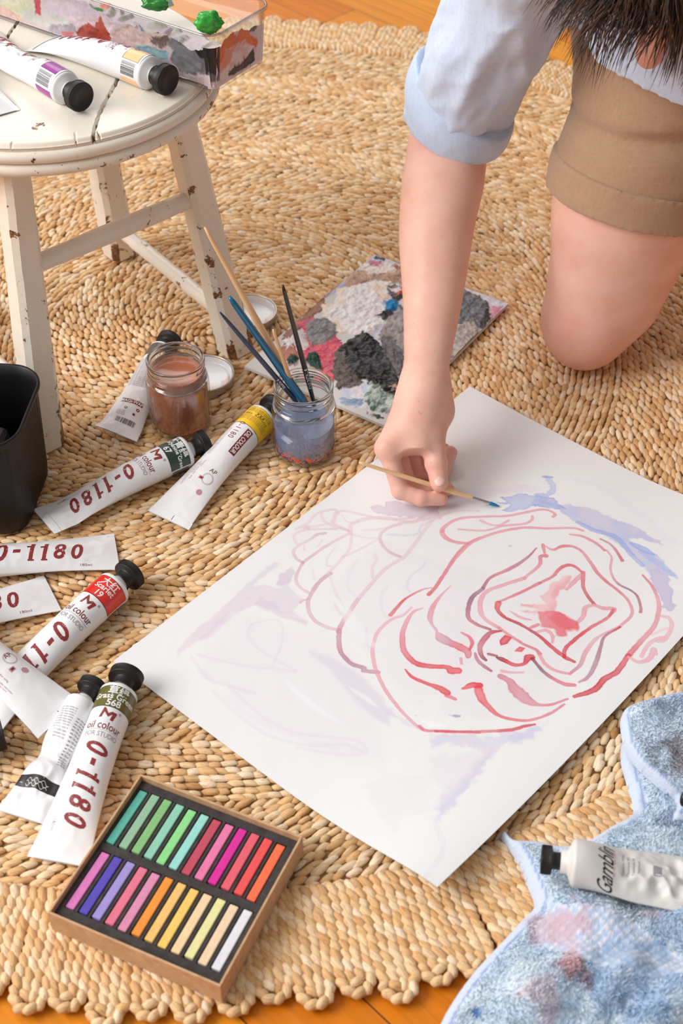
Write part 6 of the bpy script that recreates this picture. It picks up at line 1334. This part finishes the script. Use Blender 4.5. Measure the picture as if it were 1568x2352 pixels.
def f_short(P):
    out = None
    for H_, K_ in ((HIP, KN), (LHIP, KN + [.225, -.015, 0])):
        ax = (H_ - K_) / np.linalg.norm(H_ - K_); t = (P - K_) @ ax; L_ = np.linalg.norm(H_ - K_)
        s = seg(P, K_ * .62 + H_ * .38, H_ + ax * .02, .0955, .106); s = smin(s, seg(P, K_ * .62 + H_ * .38 + [.03, .02, 0], H_ + [.02, .03, 0], .080, .098), .03)
        s = s + wr(P * [1, 1, 1.6], 11, .007, 3) + ridged(P * [.5, .5, 1.8], 10, .010 , 12) + .010 * np.exp(-((P[..., 2] - .335 - .12 * (P[..., 0] - .38)) / .012) ** 2) * (P[..., 1] < HIP[1] + .02)
        s = np.maximum(s, -(t - HC)); out = s if out is None else smin(out, s, .02)
    b = seg(P, HIP + [0, .03, .04], LHIP + [0, .03, .04], .118, .118); out = smin(out, b, .04)
    return np.maximum(out, P[..., 2] - (.62 + (P[..., 1] - 1.8) * .5))
HC = .172
V, F = nets(f_short, [.10, 1.2, .1], [.95, 2.15, .75], .0042); V = relax(V, F, 2, .5); shorts = obj('shorts', mesh_data('shorts', V - PO, F), TRM, person)
for H_, K_ in ((HIP, KN), (LHIP, KN + [.225, -.015, 0])):
    def f_(P, H_=H_, K_=K_):
        ax = (H_ - K_) / np.linalg.norm(H_ - K_); t = (P - K_) @ ax
        s = seg(P, K_ * .80 + H_ * .20, H_ + ax * .02, .0935, .106); s = smin(s, seg(P, K_ * .80 + H_ * .20 + [.03, .02, 0], H_ + [.02, .03, 0], .078, .098), .03)
        s = s + wr(P * [1, 1, 1.6], 11, .007, 3) + ridged(P * [.5, .5, 1.8], 10, .010, 12) * .6 - .0040
        return np.maximum(s, np.abs(t - HC - .0165) - .0215)
    V, F = nets(f_, K_ + [-.12, -.12, .08], H_ + [.15, .15, .06], .0030); V = relax(V, F, 1, .5); obj('shorts_cuff', mesh_data('shorts_cuff', V - PO, F), TRM, shorts)

# ---- hair
HR = NT('brown_hair', .42, spec=.5); HR.base(HR.attr('tint')); HR = HR.m
hrng = np.random.default_rng(17)
def f_hcap(P):
    q = (P - HD) @ HM.T; d = ell(q, np.array([0, -.014, .026]), np.array([.086, .104, .098])); cut = (q[..., 1] - .078) * .8 - (q[..., 2] - .045) * .6
    cut2 = -(q[..., 2] + .06) + np.clip(q[..., 1], -.1, .1) * .6
    return np.maximum(np.maximum(d + wr(P, 45, .010, 2), cut), cut2)
V, F = nets(f_hcap, HD - .16, HD + .16, .0035); V = relax(V, F, 1)
NH = 5200; th = hrng.uniform(0, 2 * np.pi, NH); ph = np.arccos(hrng.uniform(-.25, 1, NH))
R0 = np.stack([np.sin(ph) * np.cos(th), np.sin(ph) * np.sin(th), np.cos(ph)], -1); root_ = R0 * [.084, .102, .096] + [0, -.014, .026]
ok = (root_[:, 1] < .078 + .75 * (root_[:, 2] - .045)); root_ = root_[ok]; R0 = R0[ok]; NH = len(root_)
lock = (fnoise(root_ * 34, 2) - .5)[:, None] * np.array([2.2, 0, 0]) + (fnoise(root_ * 34 + 50, 2) - .5)[:, None] * np.array([0, 0, 1.5])
grav = HM @ np.array([0, 0, -1.0])
segs = 8; Lh = hrng.uniform(.036, .074, NH) * np.interp(proj(HD + root_ @ HM)[0], [1380, 1470, 1520], [1.5, 1.3, 1.0]); pos = root_.copy(); dirv = R0 * .55 + np.array([0, .75, -.1]) + lock + hrng.normal(0, .13, (NH, 3)); dirv += np.sign(R0[:, :1]) * np.array([.45, 0, -.25]) * np.abs(R0[:, :1])
pts = [pos]
for k in range(segs):
    dirv = dirv + grav * .16 + hrng.normal(0, .03, (NH, 3)) + .55 * np.stack([fnoise(pos * 30 + 9 * a + root_ * 20, 2) - .5 for a in range(3)], -1); dirv /= np.linalg.norm(dirv, axis=1)[:, None]; pos = pos + dirv * (Lh / segs)[:, None]
    q = (pos - [0, -.014, .026]) / [.088, .106, .100]; nq_ = np.linalg.norm(q, axis=1); ins = nq_ < 1.0; pos[ins] = (q[ins] / nq_[ins][:, None]) * [.088, .106, .100] + [0, -.014, .026]; pts.append(pos.copy())
PT = np.stack(pts, 1); PT = HD + PT @ HM                                           # to world
T_ = np.gradient(PT, axis=1); T_ /= np.linalg.norm(T_, axis=2)[..., None] + 1e-9; s1 = np.cross(T_, np.array([.3, .2, .9])); s1 /= np.linalg.norm(s1, axis=2)[..., None] + 1e-9; s2 = np.cross(T_, s1)
wdt = (.00042 + .00045 * hrng.random(NH))[:, None] * np.array([1, 1, 1, .95, .9, .8, .65, .45, .12])[None]
SV = np.stack([PT + wdt[..., None] * (math.cos(a) * s1 + math.sin(a) * s2) for a in (0, 2.094, 4.189)], 2).reshape(-1, 3)
i, k, j = np.meshgrid(np.arange(NH), np.arange(segs), np.arange(3), indexing='ij'); ix = lambda i, k, j: (i * (segs + 1) + k) * 3 + j % 3
SF = np.stack([ix(i, k, j), ix(i, k, j + 1), ix(i, k + 1, j + 1), ix(i, k + 1, j)], -1).reshape(-1, 4)
hc = np.array([S(40, 24, 16), S(64, 40, 25), S(104, 70, 46), S(48, 29, 19)])[hrng.integers(0, 4, NH)]; SCc = np.repeat(hc[:, None], (segs + 1) * 3, 1).reshape(-1, 3)
obj('hair', mesh_data('hair', np.r_[V, SV] - PO, [np.r_[F, SF + len(V)]], col=np.r_[np.tile([S(50, 33, 24)], (len(V), 1)), SCc]), HR, person)
